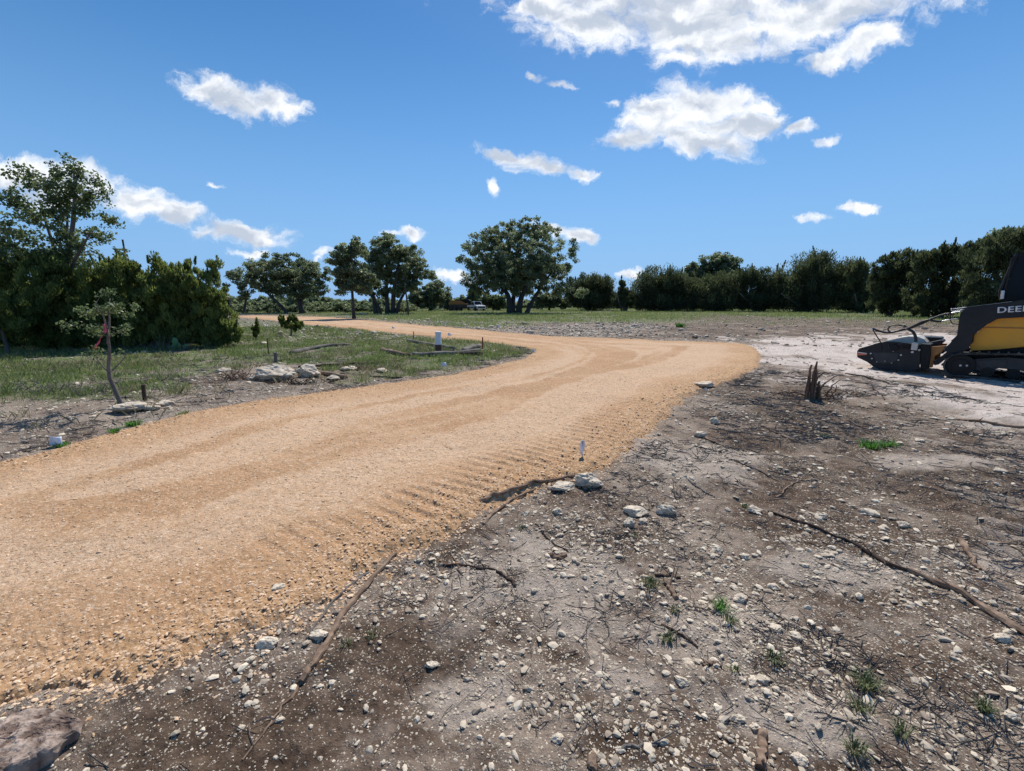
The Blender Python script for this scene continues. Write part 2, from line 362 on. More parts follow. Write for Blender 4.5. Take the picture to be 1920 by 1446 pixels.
class MB:
    def __init__(s): s.V = []; s.F = []; s.T = []; s.n = 0
    def add(s, V, Fs, t=.5):
        V = np.asarray(V, float); s.V.append(V); s.F += [[i + s.n for i in f] for f in Fs]; s.n += len(V)
        s.T += [t] * len(V) if np.isscalar(t) else list(t); return s
    def box(s, a, b, t=.5):
        x0, y0, z0 = a; x1, y1, z1 = b
        return s.add([(x0,y0,z0),(x1,y0,z0),(x1,y1,z0),(x0,y1,z0),(x0,y0,z1),(x1,y0,z1),(x1,y1,z1),(x0,y1,z1)],
                     [(0,3,2,1),(4,5,6,7),(0,1,5,4),(1,2,6,5),(2,3,7,6),(3,0,4,7)], t)
    def tube(s, pts, rad, n=7, t=.5, cap=True, jit=0):
        pts = np.asarray(pts, float); k = len(pts); rad = np.full(k, rad) if np.isscalar(rad) else np.asarray(rad, float)
        tg = np.gradient(pts, axis=0); tg /= np.linalg.norm(tg, axis=1)[:, None] + 1e-9
        up = np.array([0, 0, 1.]) if abs(tg[0][2]) < .9 else np.array([1., 0, 0])
        V = []; u = np.cross(tg[0], up); u /= np.linalg.norm(u)
        for i in range(k):
            u = u - tg[i] * np.dot(u, tg[i]); u /= np.linalg.norm(u) + 1e-9; w = np.cross(tg[i], u)
            for j in range(n):
                a = 2 * math.pi * j / n; rr = rad[i] * (1 + (rng.random() - .5) * jit)
                V.append(pts[i] + (u * math.cos(a) + w * math.sin(a)) * rr)
        Fs = [(i * n + j, i * n + (j + 1) % n, (i + 1) * n + (j + 1) % n, (i + 1) * n + j) for i in range(k - 1) for j in range(n)]
        if cap: Fs += [tuple(range(n - 1, -1, -1)), tuple((k - 1) * n + j for j in range(n))]
        if not np.isscalar(t): t = np.repeat(t, n)
        return s.add(V, Fs, t)
    def prism(s, poly, y0, y1, t=.5):      # poly in x,z, extruded along y
        n = len(poly); V = [(x, y0, z) for x, z in poly] + [(x, y1, z) for x, z in poly]
        ar = sum(poly[i][0] * poly[(i + 1) % n][1] - poly[(i + 1) % n][0] * poly[i][1] for i in range(n))
        a = list(range(n)); 
        Fs = [tuple(a), tuple(n + i for i in reversed(a))] + [((i + 1) % n, i, n + i, n + (i + 1) % n) for i in range(n)]
        if ar < 0: Fs = [tuple(reversed(f)) for f in Fs]
        return s.add(V, Fs, t)
    def cyl(s, c, r, y0, y1, n=24, t=.5):
        return s.prism([(c[0] + r * math.cos(2 * math.pi * i / n), c[1] + r * math.sin(2 * math.pi * i / n)) for i in range(n)], y0, y1, t)
    def build(s, name, m, parent=None, bevel=0, smooth=False, **kw):
        me = bpy.data.meshes.new(name); me.from_pydata([tuple(v) for v in np.concatenate(s.V)], [], s.F); me.update()
        a = me.attributes.new('tint', 'FLOAT', 'POINT'); a.data.foreach_set('value', np.asarray(s.T, np.float32))
        me.materials.append(m)
        if bevel:
            bm = bmesh.new(); bm.from_mesh(me)
            es = [e for e in bm.edges if len(e.link_faces) == 2 and e.calc_face_angle(0) > .6]
            bmesh.ops.bevel(bm, geom=es, offset=bevel, segments=2, affect='EDGES', clamp_overlap=True)
            bm.to_mesh(me); bm.free()
        if smooth: me.polygons.foreach_set('use_smooth', [True] * len(me.polygons))
        return link(name, me, parent, **kw)

# ------------------------------------------------------------------ ground and road
def grid():
    aF = np.linspace(-R(64), R(64), 1000); aB = np.linspace(R(64), 2 * math.pi - R(64), 50)[1:-1]
    ang = np.concatenate([aF, aB])
    r1 = .35 * np.exp(np.arange(0, math.log(110 / .35), .0064)); r2 = np.geomspace(115, 6000, 36)
    rr = np.concatenate([r1, r2]); A, RR = np.meshgrid(ang, rr)
    x = (RR * np.sin(A)).ravel(); y = (RR * np.cos(A)).ravel(); na, nr = len(ang), len(rr)
    i = np.arange(nr - 1)[:, None]; j = np.arange(na)[None, :]; j2 = (j + 1) % na
    f = np.stack([i * na + j, (i + 1) * na + j, (i + 1) * na + j2, i * na + j2], -1).reshape(-1, 4)[:, ::-1]
    return x, y, f, na
gx, gy, gf, na = grid()
rd, arc = road_d(gx, gy, True)
gz = ground_h(gx, gy, rd)
chalk = soft(CPY, gx, gy, .9, .9, 2.2)
grs = np.maximum(soft(G1, gx, gy, .9, .8, 1.1), soft(G2, gx, gy, .9, .35, .6))
far = sst(rmod(gx, gy), 110, 160); grs = np.maximum(grs, far)
mul = soft(M1, gx, gy, .8, .5, 1.2)
grs = grs * (1 - .85 * mul)
def blobs(lst, x, y):
    o = np.zeros(x.shape)
    for px, py, rx, ry in lst:
        c = G(px, py); ex = abs(G(px + rx, py)[0] - c[0]); ey = abs(G(px, py - ry)[1] - c[1])
        d = np.hypot((x - c[0]) / ex, (y - c[1]) / ey) + (fbm(x * 2 + 1, y * 2, 4, .6) - .5) * 1.6
        o = np.maximum(o, 1 - sst(d, .6, 1.15))
    return o
dark = blobs([(420,1380,360,110),(760,1230,170,60),(850,1045,60,25),(1450,745,170,40),(1560,800,260,45),(1540,900,260,45),(1700,1010,260,60),(1900,930,260,60),(1650,1050,200,50),
              (1750,880,170,35),(1000,1150,120,40),(1200,1400,200,50),(1430,1200,110,50),(300,720,260,18),(640,740,90,10),(1180,1010,90,20),(1720,1250,160,50)], gx, gy) * .85
dark = np.maximum(dark, mul * .8 * sst(fbm(gx * .4, gy * 1.2, 4, .6), .36, .52))
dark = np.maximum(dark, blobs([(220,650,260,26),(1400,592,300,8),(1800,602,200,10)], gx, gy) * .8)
pale = blobs([(1040,1100,190,90),(1330,1180,200,60),(1330,870,110,35),(1500,1350,180,60),(1600,1070,170,35),(1200,830,60,30),(1830,760,150,28),(1150,1280,160,60),(1750,870,130,18),(1850,1050,120,30),(900,1300,120,60)], gx, gy)
for (p_, q_) in TRK:
    dx, dy = q_ - p_; L = math.hypot(dx, dy); dx /= L; dy /= L
    t = (gx - p_[0]) * dx + (gy - p_[1]) * dy; u = (gx - p_[0]) * dy - (gy - p_[1]) * dx
    b_ = (1 - sst(np.abs(u), .22, .30)) * sst(t, 0, .4) * (1 - sst(t, L - .5, L)) * sst(fbm(gx * 1.6 + 5, gy * 1.6, 3), .34, .46)
    pale = np.maximum(pale, b_ * sst(np.sin(t * 2 * np.pi / .23 + fbm(gx * 2, gy * 2, 2) * 1.2), -.3, .8) * .6); dark = dark * (1 - b_ * .5)
pale = np.maximum(pale, soft(S1, gx, gy) * .25); pale = np.maximum(pale, soft(S2, gx, gy) * .5)
stony = (1 - .9 * mul) * np.maximum(np.maximum(soft(S1, gx, gy), soft(S2, gx, gy, .6, .4) * 1.2), blobs([(1600,1080,330,120),(1150,1000,150,70),(1500,1250,350,150),(1230,930,120,50),(1350,760,60,30)], gx, gy) * .7)
one = np.ones_like(gx)
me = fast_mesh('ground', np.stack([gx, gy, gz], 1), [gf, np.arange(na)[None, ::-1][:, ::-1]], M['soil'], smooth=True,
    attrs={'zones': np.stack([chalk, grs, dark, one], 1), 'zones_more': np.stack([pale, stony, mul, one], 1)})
tag(link('ground', me), kind='structure')
keep = (rd > -.22) & (rmod(gx, gy) < 160)
fk = gf[keep[gf].all(1)]; used = np.unique(fk); mp_ = np.zeros(len(gx), np.int64); mp_[used] = np.arange(len(used))
rx_, ry_ = gx[used], gy[used]
rz = road_h(rx_, ry_, rd[used], arc[used])
edge = (1 - sst(rd[used], .15, .9)) * (.5 + .5 * fbm(rx_ * 2, ry_ * 2, 3))
sk_ = fbm(np.minimum(rd[used], 4) * 2.4 + 5, arc[used] * .10, 3, .6)
lane = sst(np.minimum(rd[used], 3), .7, 1.3) * sst(sk_, .42, .60)
strk = (1 - sst(sk_, .36, .47)) * sst(rd[used], .2, .5) * sst(fbm(rx_ * 1.4, ry_ * 1.4, 3), .3, .6)
me = fast_mesh('road', np.stack([rx_, ry_, rz], 1), mp_[fk], M['road'], smooth=True, attrs={'zones': np.stack([edge, lane, strk, edge * 0 + 1], 1)})
tag(link('road', me), kind='structure')
print('ground', time.time() - T0)
def surf(x, y):
    x = np.atleast_1d(np.asarray(x, float)); y = np.atleast_1d(np.asarray(y, float))
    d, a = road_d(x, y, True)
    g = ground_h(x, y, d); r_ = np.where(d > -.2, road_h(x, y, d, a), -9)
    return np.maximum(g, r_)
def at(px, py, dz=0):
    p = G(px, py); return Vector((p[0], p[1], float(surf(p[0], p[1])[0]) + dz))

# ------------------------------------------------------------------ stones
_bm = bmesh.new(); bmesh.ops.create_icosphere(_bm, subdivisions=1, radius=1)
ICV = np.array([v.co[:] for v in _bm.verts]); ICF = np.array([[v.index for v in f.verts] for f in _bm.faces]); _bm.free()
_bm = bmesh.new(); bmesh.ops.create_icosphere(_bm, subdivisions=2, radius=1)
IC2V = np.array([v.co[:] for v in _bm.verts]); IC2F = np.array([[v.index for v in f.verts] for f in _bm.faces]); _bm.free()
def stones(x, y, s, z, flat=.55, sink=.25, V0=ICV, F0=ICF):
    n = len(x); q = rng.normal(size=(n, 3, 3)); 
    a = q[:, 0]; a /= np.linalg.norm(a, axis=1)[:, None]; b = q[:, 1] - a * (q[:, 1] * a).sum(1)[:, None]; b /= np.linalg.norm(b, axis=1)[:, None]; c = np.cross(a, b)
    Rm = np.stack([a, b, c], 2)
    V = V0[None] * (1 + (rng.random((n, len(V0), 1)) - .5) * .5) * np.stack([rng.uniform(.7, 1.3, n), rng.uniform(.55, 1.0, n), rng.uniform(.4, .8, n)], 1)[:, None]
    V = np.einsum('nij,nkj->nki', Rm, V)
    V[:, :, 2] *= flat; V *= s[:, None, None]
    V[:, :, 0] += x[:, None]; V[:, :, 1] += y[:, None]; V[:, :, 2] += (z + s * (flat * .6 - sink))[:, None]
    Fc = (F0[None] + (np.arange(n) * len(V0))[:, None, None]).reshape(-1, 3)
    return V.reshape(-1, 3), Fc
def polar(n, r0, r1, p, half=62):
    u = rng.random(n); r = (r0 ** p + u * (r1 ** p - r0 ** p)) ** (1 / p); a = R(rng.uniform(-half, half, n))if False else np.radians(rng.uniform(-half, half, n))
    return r * np.sin(a), r * np.cos(a), r
def pick(n, r0, r1, p, fn):
    x, y, r = polar(n, r0, r1, p); k = rng.random(n) < fn(x, y, r); return x[k], y[k], r[k]
# pale stones in the soil
def soil_density(x, y, r):
    d = road_d(x, y); c = fbm(x * 1.7 + 2, y * 1.7, 4, .6)
    st = np.maximum(soft(S1, x, y), blobs([(1600,1080,330,120),(1150,1000,150,70),(1500,1250,350,150),(1230,930,120,50),(1350,760,60,30)], x, y))
    dk = blobs([(420,1380,360,110),(760,1230,170,60)], x, y)
    v = (.22 + .9 * sst(c, .40, .62)) * (.5 + .7 * st) * (1 - .8 * dk)
    v = v * (1 - .85 * soft(CPY, x, y)) * (1 - .6 * soft(G1, x, y)) * (d < -.02)
    return v + (d < -.02) * (d > -.5) * .15
x, y, r = pick(300000, 1.0, 24, .65, soil_density)
s = .0030 * (1 - rng.random(len(x))) ** (-1 / 2.15) * (1 + r * .11); s = np.clip(s, .003, .019 + r * .0028) * (1 - .35 * blobs([(420,1380,360,110),(760,1230,170,60)], x, y))
V, Fc = stones(x, y, s, surf(x, y), .55, .16)
tt = np.repeat(np.clip(rng.normal(.58, .24, len(x)), 0, 1), len(ICV))
me = fast_mesh('pebbles', V, Fc, M['stone'], tint=tt)
tag(link('pebbles', me), 'pale limestone pebbles strewn over the dark soil beside the road', 'pebbles', kind='stuff')
n_peb = len(x)
# rubble strips further out
x, y, r = pick(60000, 20, 95, .8, lambda x, y, r: np.clip(soft(S2, x, y, .6, .4) + soft(M1, x, y) * .10 + .5 * soft(topoly([(440,598),(520,600),(640,616),(760,630),(720,640),(560,625),(430,606)]), x, y) + .05, 0, 1) * (road_d(x, y) < -.1))
s = rng.uniform(.03, .11, len(x)) * (1 + (rng.random(len(x)) > .97) * 1.3)
V, Fc = stones(x, y, s, surf(x, y), .6, .1)
me = fast_mesh('rubble', V, Fc, M['stone'], tint=np.repeat(rng.random(len(x)), len(ICV)))
tag(link('rubble', me), 'broken pale rubble spread along the far side of the road', 'rubble', kind='stuff')
# orange gravel of the road
def grav(x, y, r):
    d = road_d(x, y)
    return np.where(d > -.03, .22 + .78 * (1 - sst(d, .10, .75)) * np.clip(fbm(x * 3, y * 3, 2) * 1.7, 0, 1), np.where(d > -.35, .35 * np.exp(d * 9), 0)) * (1 - .5 * sst(r, 5, 10))
x, y, r = pick(150000, 1.0, 13, .7, grav)
d = road_d(x, y); s = rng.uniform(.003, .0085, len(x)) * (1 + r * .07) * np.where(d < .6, 1.3, 1) * (1 + (rng.random(len(x)) > .95) * .8)
V, Fc = stones(x, y, s, surf(x, y), .48, .16)
me = fast_mesh('gravel', V, Fc, M['gravel'], tint=np.repeat(np.clip(rng.normal(.5, .25, len(x)), 0, 1), len(ICV)))
tag(link('gravel', me), 'loose orange crushed gravel along the road edge and surface', 'gravel', kind='stuff')
print('stones', n_peb, len(x), time.time() - T0)

def rock_mesh(name, seed, dims, m, rough=.22, flat_top=False, sub=3):
    r_ = np.random.default_rng(seed); bm = bmesh.new(); bmesh.ops.create_icosphere(bm, subdivisions=sub, radius=1)
    pl = [(lambda v: v / np.linalg.norm(v))(r_.normal(size=3)) for _ in range(11)]; off = r_.uniform(.55, .9, 11)
    P = np.array([v.co[:] for v in bm.verts])
    for p_, o_ in zip(pl, off):
        k = P @ p_ - o_; P = P - np.clip(k, 0, None)[:, None] * p_[None] * .93
    n = fbm(P[:, 0] * 2.3 + seed, P[:, 1] * 2.3 + P[:, 2] * 3.1, 4, .6) - .5
    n2_ = np.abs(fbm(P[:, 0] * 5 + seed * 2, P[:, 1] * 5 - P[:, 2] * 6.1, 4, .7) - .5)
    P = P * (1 + n[:, None] * rough * 2.4 - n2_[:, None] * rough * 2.2)
    if flat_top: P[:, 2] = np.where(P[:, 2] > .25, .25 + (P[:, 2] - .25) * .25, P[:, 2])
    P = P * np.array(dims)[None] * .5
    if flat_top: P[:, 2] += (fbm(P[:, 0] * 22, P[:, 1] * 22 + P[:, 2] * 15, 4, .6) - .5) * .05; P[:, 0] += (fbm(P[:, 1] * 30 + 7, P[:, 2] * 30, 2) - .5) * .03
    for v, p_ in zip(bm.verts, P): v.co = p_
    me = bpy.data.meshes.new(name); bm.to_mesh(me); bm.free(); me.materials.append(m)
    tn = fbm(P[:, 0] * (9 / dims[0] if not flat_top else 26) + seed, P[:, 1] * (9 / dims[1] if not flat_top else 26) + P[:, 2] * 20, 4, .65)
    a = me.attributes.new('tint', 'FLOAT', 'POINT'); a.data.foreach_set('value', np.clip((tn - .3) * 2.2, 0, 1).astype(np.float32))
    return me
def m_at(px, py):  # metres per photo pixel at that ground point
    p = G(px, py); return (p[1] * cp + CH * sp) / F
ROCKS = [  # px, py(bottom), width px, height px, depth factor, material, label
 (516,722,72,34,.8,'rock','large pale limestone boulder with flat face, left of the pair beside the road bend'),
 (577,716,50,26,.8,'rock','rounded pale boulder right of the largest one by the brush pile'),
 (626,718,30,10,.9,'rock','low flat pale rock beside the rusty brown log end'),
 (655,697,28,8,.9,'rock','flat pale rock behind the low rock by the log end'),
 (478,716,30,13,.8,'rock','small pale rock leaning against the left end of the boulder pair'),
 (241,779,62,22,.6,'rock','flat pinkish limestone slab at the foot of the pink taped sapling'),
 (313,768,30,14,.7,'rock','short thick pale rock, farthest right of the three by the sapling'),
 (288,774,30,9,.7,'rock','thin pale stone between the slab and thick rock by the sapling'),
 (1100,920,52,36,.9,'rock','grey lumpy boulder on the road edge next to the long stick'),
 (1054,923,42,18,.8,'rock','flat brownish stone just left of the grey lumpy boulder'),
 (598,1212,36,56,.6,'rock','white and grey jagged stone pinned beside the long peeled branch'),
 (522,1114,24,16,.8,'rock','single white stone lying on the orange gravel'),
 (503,1216,46,20,.6,'rock','long flat white stone at the gravel edge'),
 (470,1239,15,12,.9,'rock','small grey stone below the long flat white stone'),
 (1192,965,46,18,.8,'rock','pale curved stone with twig over it, right of centre on the soil'),
 (1246,966,40,26,.6,'rock','flat tan stone plate right of the curved stone'),
 (1180,990,24,24,.9,'rock','tan angular stone below the curved stone'),
 (1205,983,20,14,.9,'rock','small tan stone beside the angular tan stone'),
 (1044,967,18,15,.9,'rock','grey angular pebble stone below the flat brownish stone'),
 (985,969,14,10,.9,'rock','dull grey stone at the end of the forked stick'),
 (1413,965,28,18,.8,'rock','oval tan stone beside a tiny green weed'),
 (1629,966,32,14,.8,'rock','bright flat stone in the dark soil left of the tread marks'),
 (1538,976,22,12,.8,'rock','flat white stone left of the bright flat stone'),
 (1693,985,22,13,.8,'rock','tilted pale stone right of the bright flat stone'),
 (1342,1034,28,14,.8,'rock','broad white stone in the middle of the stony soil'),
 (1397,1044,20,12,.9,'rock','pale stone right of the broad white stone'),
 (1452,1104,26,26,.8,'rock','large round tan stone on the open soil'),
 (1388,1130,30,20,.7,'rock','long pale stone above the bright green weed'),
 (1277,1290,30,20,.8,'rock','white oval stone in the lower middle'),
 (1290,1247,22,20,.9,'rock','angular white stone above the white oval stone'),
 (1412,1290,24,24,.6,'rock','pale wedge stone, left of a close pair'),
 (1430,1285,28,24,.7,'rock','pale broad stone, right of a close pair'),
 (1386,1357,22,18,.8,'rock','white stone near the bottom edge, left of a row'),
 (1418,1372,24,18,.8,'rock','tan stone near the bottom edge, right of a row'),
 (1493,1200,28,16,.8,'rock','tan flat stone below the green weed'),
 (1455,1183,26,16,.8,'rock','white flat stone beside the green weed'),
 (1895,1350,26,18,.8,'rock','white wedge stone near the right edge'),
 (1498,1430,30,18,.8,'rock','pale slab stone at the bottom edge'),
 (1045,1395,24,28,.8,'rock','tan square stone at the bottom near split wood'),
 (810,1246,26,14,.7,'rock','small hollow white stone on the dark patch'),
 (793,1165,16,22,.7,'rock','grey angular stone on the dark patch'),
 (765,1070,16,14,.8,'rock','pale stone by the top of the long peeled branch'),
 (795,1082,18,16,.8,'rock','grey stone right of the pale one by the branch top'),
 (525,1352,18,14,.8,'rock','small pale triangle stone at lower left on dark soil'),
 (1322,727,36,10,.9,'rock','flat grey stone on the edge of the road near the stump'),
 (1312,822,22,12,.8,'rock','white lump on the right road edge below the flat grey stone'),
 (1340,800,20,14,.8,'rock','small white lump right of the road edge lump'),
 (1873,812,26,9,.8,'rock','dark topped stone by the pale tread marks'),
 (1877,890,20,10,.8,'rock','pale stone at the right edge above the root'),
 (1878,1208,40,26,.6,'rock','yellowish split stone beside the long dark branch'),
 (420,700,26,10,.8,'rock','little pale rock at the left start of the rubble'),
 (715,700,24,6,.8,'rock','thin pale rock in the grass behind the log'),
 (680,592,16,5,.8,'rock','pale rock under the far oaks beside the road'),
 (803,602,13,4,.8,'rock','white rock in the far field left of the big oak'),
 (1420,583,22,5,.7,'rock','white chunk of rock in front of the right juniper row'),
]
for i, (px, py, w, h, df, mt, lb) in enumerate(ROCKS):
    k = m_at(px, py); W = w * k * 1.15; H = max(h * k * 1.1, .32 * W); D = W * df
    if py > 1000: H = min(H, W * .5); W *= .92
    me = rock_mesh('rock', 100 + i, (W, D, H), M[mt], .26 if px in (516, 577, 1100, 598) else .2, sub=4)
    p = at(px, py - h * .3); o = link('rock', me, loc=(p.x, p.y, p.z + H * (.30 if py < 930 else .14)), rot=(0, 0, rng.uniform(-.5, .5)))
    tag(o, lb, 'rock', 'loose limestone rocks on the ground')
p = at(62, 1400)
_o = np.array([G(*q) - np.array([p.x, p.y]) for q in [(-90,1440),(-20,1400),(8,1372),(34,1352),(70,1344),(104,1343),(128,1356),(160,1370),(152,1390),(128,1402),(108,1424),(66,1446),(20,1468),(-40,1490),(-110,1500)]])
_o = _o - _o.mean(0) * 0; _t = np.linspace(0, 1, 97)[:-1]; _L = np.concatenate([[0], np.cumsum(np.hypot(*(np.roll(_o, -1, 0) - _o).T))]); _L /= _L[-1]; _oc = np.vstack([_o, _o[:1]])
_ox = np.interp(_t, _L, _oc[:, 0]); _oy = np.interp(_t, _L, _oc[:, 1]); _cx, _cy = _ox.mean(), _oy.mean()
V = []
for f_, z_ in [(q_, .050) for q_ in np.linspace(.012, .90, 44)] + [(.93, .048), (.965, .044), (.99, .036), (1.0, .026), (.99, .012), (.96, -.006), (.90, -.05)]:
    X_ = _cx + (_ox - _cx) * f_; Y_ = _cy + (_oy - _cy) * f_
    jn = (fbm(X_ * 28 + 5, Y_ * 28 + z_ * 90, 3, .6) - .5) * (f_ > .9)
    zz = z_ + (fbm(X_ * 26, Y_ * 26, 4, .65) - .5) * .026 + (np.floor(fbm(X_ * 8 + 3, Y_ * 8, 3) * 10) / 10 - .5) * .040
    V.append(np.stack([X_ + jn * .02, Y_ + jn * .02, np.where(z_ > .02, zz, z_)], 1))
V = np.concatenate(V); n_ = 96; k_ = len(V) // n_; i_ = np.arange(k_ - 1)[:, None] * n_; j_ = np.arange(n_)[None]; j2_ = (j_ + 1) % n_
Fq = np.stack([i_ + j_, i_ + n_ + j_, i_ + n_ + j2_, i_ + j2_], -1).reshape(-1, 4)
me = fast_mesh('stone_slab', V, [Fq, np.arange(n_)[None]], M['browrock'], tint=np.clip((fbm(V[:, 0] * 24, V[:, 1] * 24, 4, .65) - .36) * 3.2, 0, 1))
tag(link('stone_slab', me, loc=(p.x, p.y, p.z + .012)), 'big flat brown stained slab in the bottom left corner', 'slab')
# middle sized loose stones, all alike
ml = [rock_mesh('loose_stone', 400 + k, (1.15, .85, .5), M['rock'], .16, sub=3) for k in range(8)]
k = 0
while k < 110:
    px = rng.uniform(980, 1915); py = rng.uniform(760, 1440); g = G(px, py)
    if road_d(*[np.array([v]) for v in g])[0] > -.15 or soft(CPY, *[np.array([v]) for v in g])[0] > .5: continue
    s_ = rng.uniform(.018, .036) * (1 + .07 * g[1]); p = at(px, py)
    tag(link('loose_stone', ml[k % 8], loc=(p.x, p.y, p.z + s_ * .12), rot=(rng.uniform(-.4, .4), rng.uniform(-.4, .4), rng.uniform(0, 6)), scale=(s_, s_, s_)),
        'fist sized or smaller loose pale stone scattered on the soil right of the road', 'stone', 'loose stones scattered right of the road'); k += 1

# ------------------------------------------------------------------ sticks and logs
def ground_path(pp, r, lift=0, n=6, wob=0.):
    pts = [G(*p) for p in pp]; out = []
    for i in range(len(pts) - 1):
        for j in range(n):
            t = j / n; out.append(pts[i] * (1 - t) + pts[i + 1] * t)
    out.append(pts[-1]); out = np.array(out)
    for _ in range(2): out[1:-1] = (out[:-2] + out[2:] + 2 * out[1:-1]) / 4
    if wob: out[1:-1] += rng.normal(size=(len(out) - 2, 2)) * wob
    z = surf(out[:, 0], out[:, 1]); zz = z.copy()
    for _ in range(3): zz[1:-1] = np.maximum((zz[:-2] + zz[2:] + 2 * zz[1:-1]) / 4, z[1:-1] * .8 + zz[1:-1] * .2)
    return np.column_stack([out, zz + r * .5 + lift])
STICKS = [ # pixel path, radius start, radius end, material, name, label
 ([(742,1036),(700,1080),(660,1128),(628,1180),(600,1235),(566,1280)], .013,.017,'wood','branch','long reddish peeled branch lying along the gravel edge at lower left'),
 ([(568,1278),(530,1325),(500,1365),(455,1425)], .006,.003,'wood','branch','thin split tail of twig running off below the long peeled branch'),
 ([(692,1070),(645,1108),(600,1160),(575,1200)], .007,.005,'greybark','branch','thin grey branch behind the long reddish peeled one'),
 ([(1078,893),(1040,904),(990,915),(940,935),(902,948)], .012,.017,'wood','branch','straight brown stick from the grey boulder along the road edge'),
 ([(1000,920),(960,935),(930,960),(906,984)], .009,.013,'wood','branch','curved brown stick forking below the straight one by the boulder'),
 ([(828,1056),(880,1060),(925,1068),(950,1085),(968,1100)], .007,.009,'darkwood','branch','thin dark bent branch on the soil by the dark mound'),
 ([(846,1030),(858,1062),(868,1078)], .005,.004,'wood','branch','short upright twig crossing the thin dark bent branch'),
 ([(1004,982),(1030,1010),(1066,1032)], .006,.004,'darkwood','branch','thin dark twig below the grey boulder'),
 ([(1032,1040),(1046,1046),(1062,1040)], .012,.014,'wood','branch','short curled piece of bark on the pale soil'),
 ([(1440,960),(1520,992),(1600,1022),(1700,1072)], .010,.012,'darkwood','branch','long dark thin branch crossing the right middle soil'),
 ([(1700,1070),(1790,1110),(1860,1155),(1930,1200)], .015,.022,'wood','branch','thick long cracked branch running off the right edge'),
 ([(1330,806),(1400,816),(1462,822)], .007,.006,'greybark','branch','straight grey stick left of the stump clearing'),
 ([(1426,802),(1460,818),(1493,832)], .008,.009,'darkwood','branch','dark stick ending beside the straight grey stick'),
 ([(1312,808),(1325,826),(1345,832)], .016,.008,'wood','root','brown splintered root at the right road edge'),
 ([(1612,845),(1640,878),(1682,906)], .006,.005,'greybark','branch','pale thin curved stick below the green grass clump'),
 ([(1455,930),(1475,914),(1497,897)], .007,.006,'wood','branch','short tan stick angled on dark soil'),
 ([(1775,781),(1850,792),(1925,800)], .022,.020,'wood','log','brown log at the edge of the pale track area on the right'),
 ([(1800,1012),(1820,1040),(1838,1068)], .022,.008,'wood','root','peeled orange brown root near the right edge'),
 ([(1880,1012),(1905,1030),(1940,1050)], .008,.006,'wood','branch','thin stick at the right edge beside the orange root'),
 ([(1430,1375),(1428,1410),(1424,1450)], .017,.018,'wood','branch','upright weathered stick at the bottom edge'),
 ([(1108,1425),(1112,1450)], .020,.018,'wood','branch','short stub of orange split wood at the bottom edge'),
 ([(1246,1092),(1256,1110),(1268,1128)], .015,.012,'wood','branch','short splintered chip of wood below the pale grass tuft'),
 ([(1228,1086),(1250,1082),(1276,1080)], .009,.006,'darkwood','branch','dark twig touching the pale grass tuft'),
 ([(1240,1170),(1275,1186),(1308,1212)], .008,.006,'darkwood','branch','thin dark twig between the weeds'),
 ([(1318,1248),(1335,1247),(1352,1252)], .010,.008,'wood','branch','short orange stick above the close pair of stones'),
 ([(1160,1408),(1190,1404),(1225,1405),(1248,1400)], .007,.006,'greybark','branch','forked pale twig near the bottom edge'),
 ([(1360,860),(1420,880),(1460,900)], .006,.005,'darkwood','branch','thin dark root above the short tan stick'),
 ([(1290,900),(1320,918),(1340,930)], .007,.006,'greybark','branch','grey stick close to the right road edge'),
 ([(1745,1388),(1770,1400),(1785,1422)], .005,.004,'greybark','branch','pale straight twig at lower right'),
 ([(1630,720),(1645,738),(1658,752)], .012,.008,'darkwood','branch','dark short stick right of the stump'),
 ([(1645,730),(1680,742)], .007,.006,'greybark','branch','pale thin stick right of the dark short one'),
 ([(1470,705),(1500,712),(1540,708)], .014,.010,'darkwood','root','dark root spreading left of the stump'),
 ([(1585,703),(1625,712),(1665,722)], .020,.016,'darkwood','log','dark crust of log behind the stump on pale dust'),
 # the pile inside the bend
 ([(546,666),(580,656),(620,651),(655,649)], .08,.06,'greybark','log','long curved grey log lying in the grass inside the bend'),
 ([(560,691),(620,688),(680,686),(722,681)], .045,.035,'darkwood','log','long dark log behind the pale boulders'),
 ([(718,661),(740,667),(770,671)], .10,.07,'wood','log','brown log end at the left of the pile near the white post'),
 ([(770,669),(830,666),(900,660)], .085,.075,'greybark','log','pale straight log at the front of the pile'),
 ([(868,662),(885,655),(900,651)], .11,.09,'greybark','log','short thick pale log on the right end of the pile'),
 ([(766,640),(800,648),(850,654)], .09,.06,'greybark','log','grey log at the back of the pile'),
 ([(862,667),(905,667)], .09,.08,'darkwood','log','dark log under the right end of the pile'),
 ([(740,680),(760,673),(772,670)], .03,.025,'wood','branch','pale branch angled down from the log pile'),
 ([(596,700),(620,707),(650,712)], .055,.045,'wood','log','rusty brown log end beside the pale boulders'),
 ([(694,706),(730,706),(756,708)], .02,.015,'darkwood','branch','thin dark branch on the soil right of the boulders'),
 ([(330,764),(300,752),(262,740)], .012,.008,'greybark','branch','weathered branch behind the sapling rocks'),
]
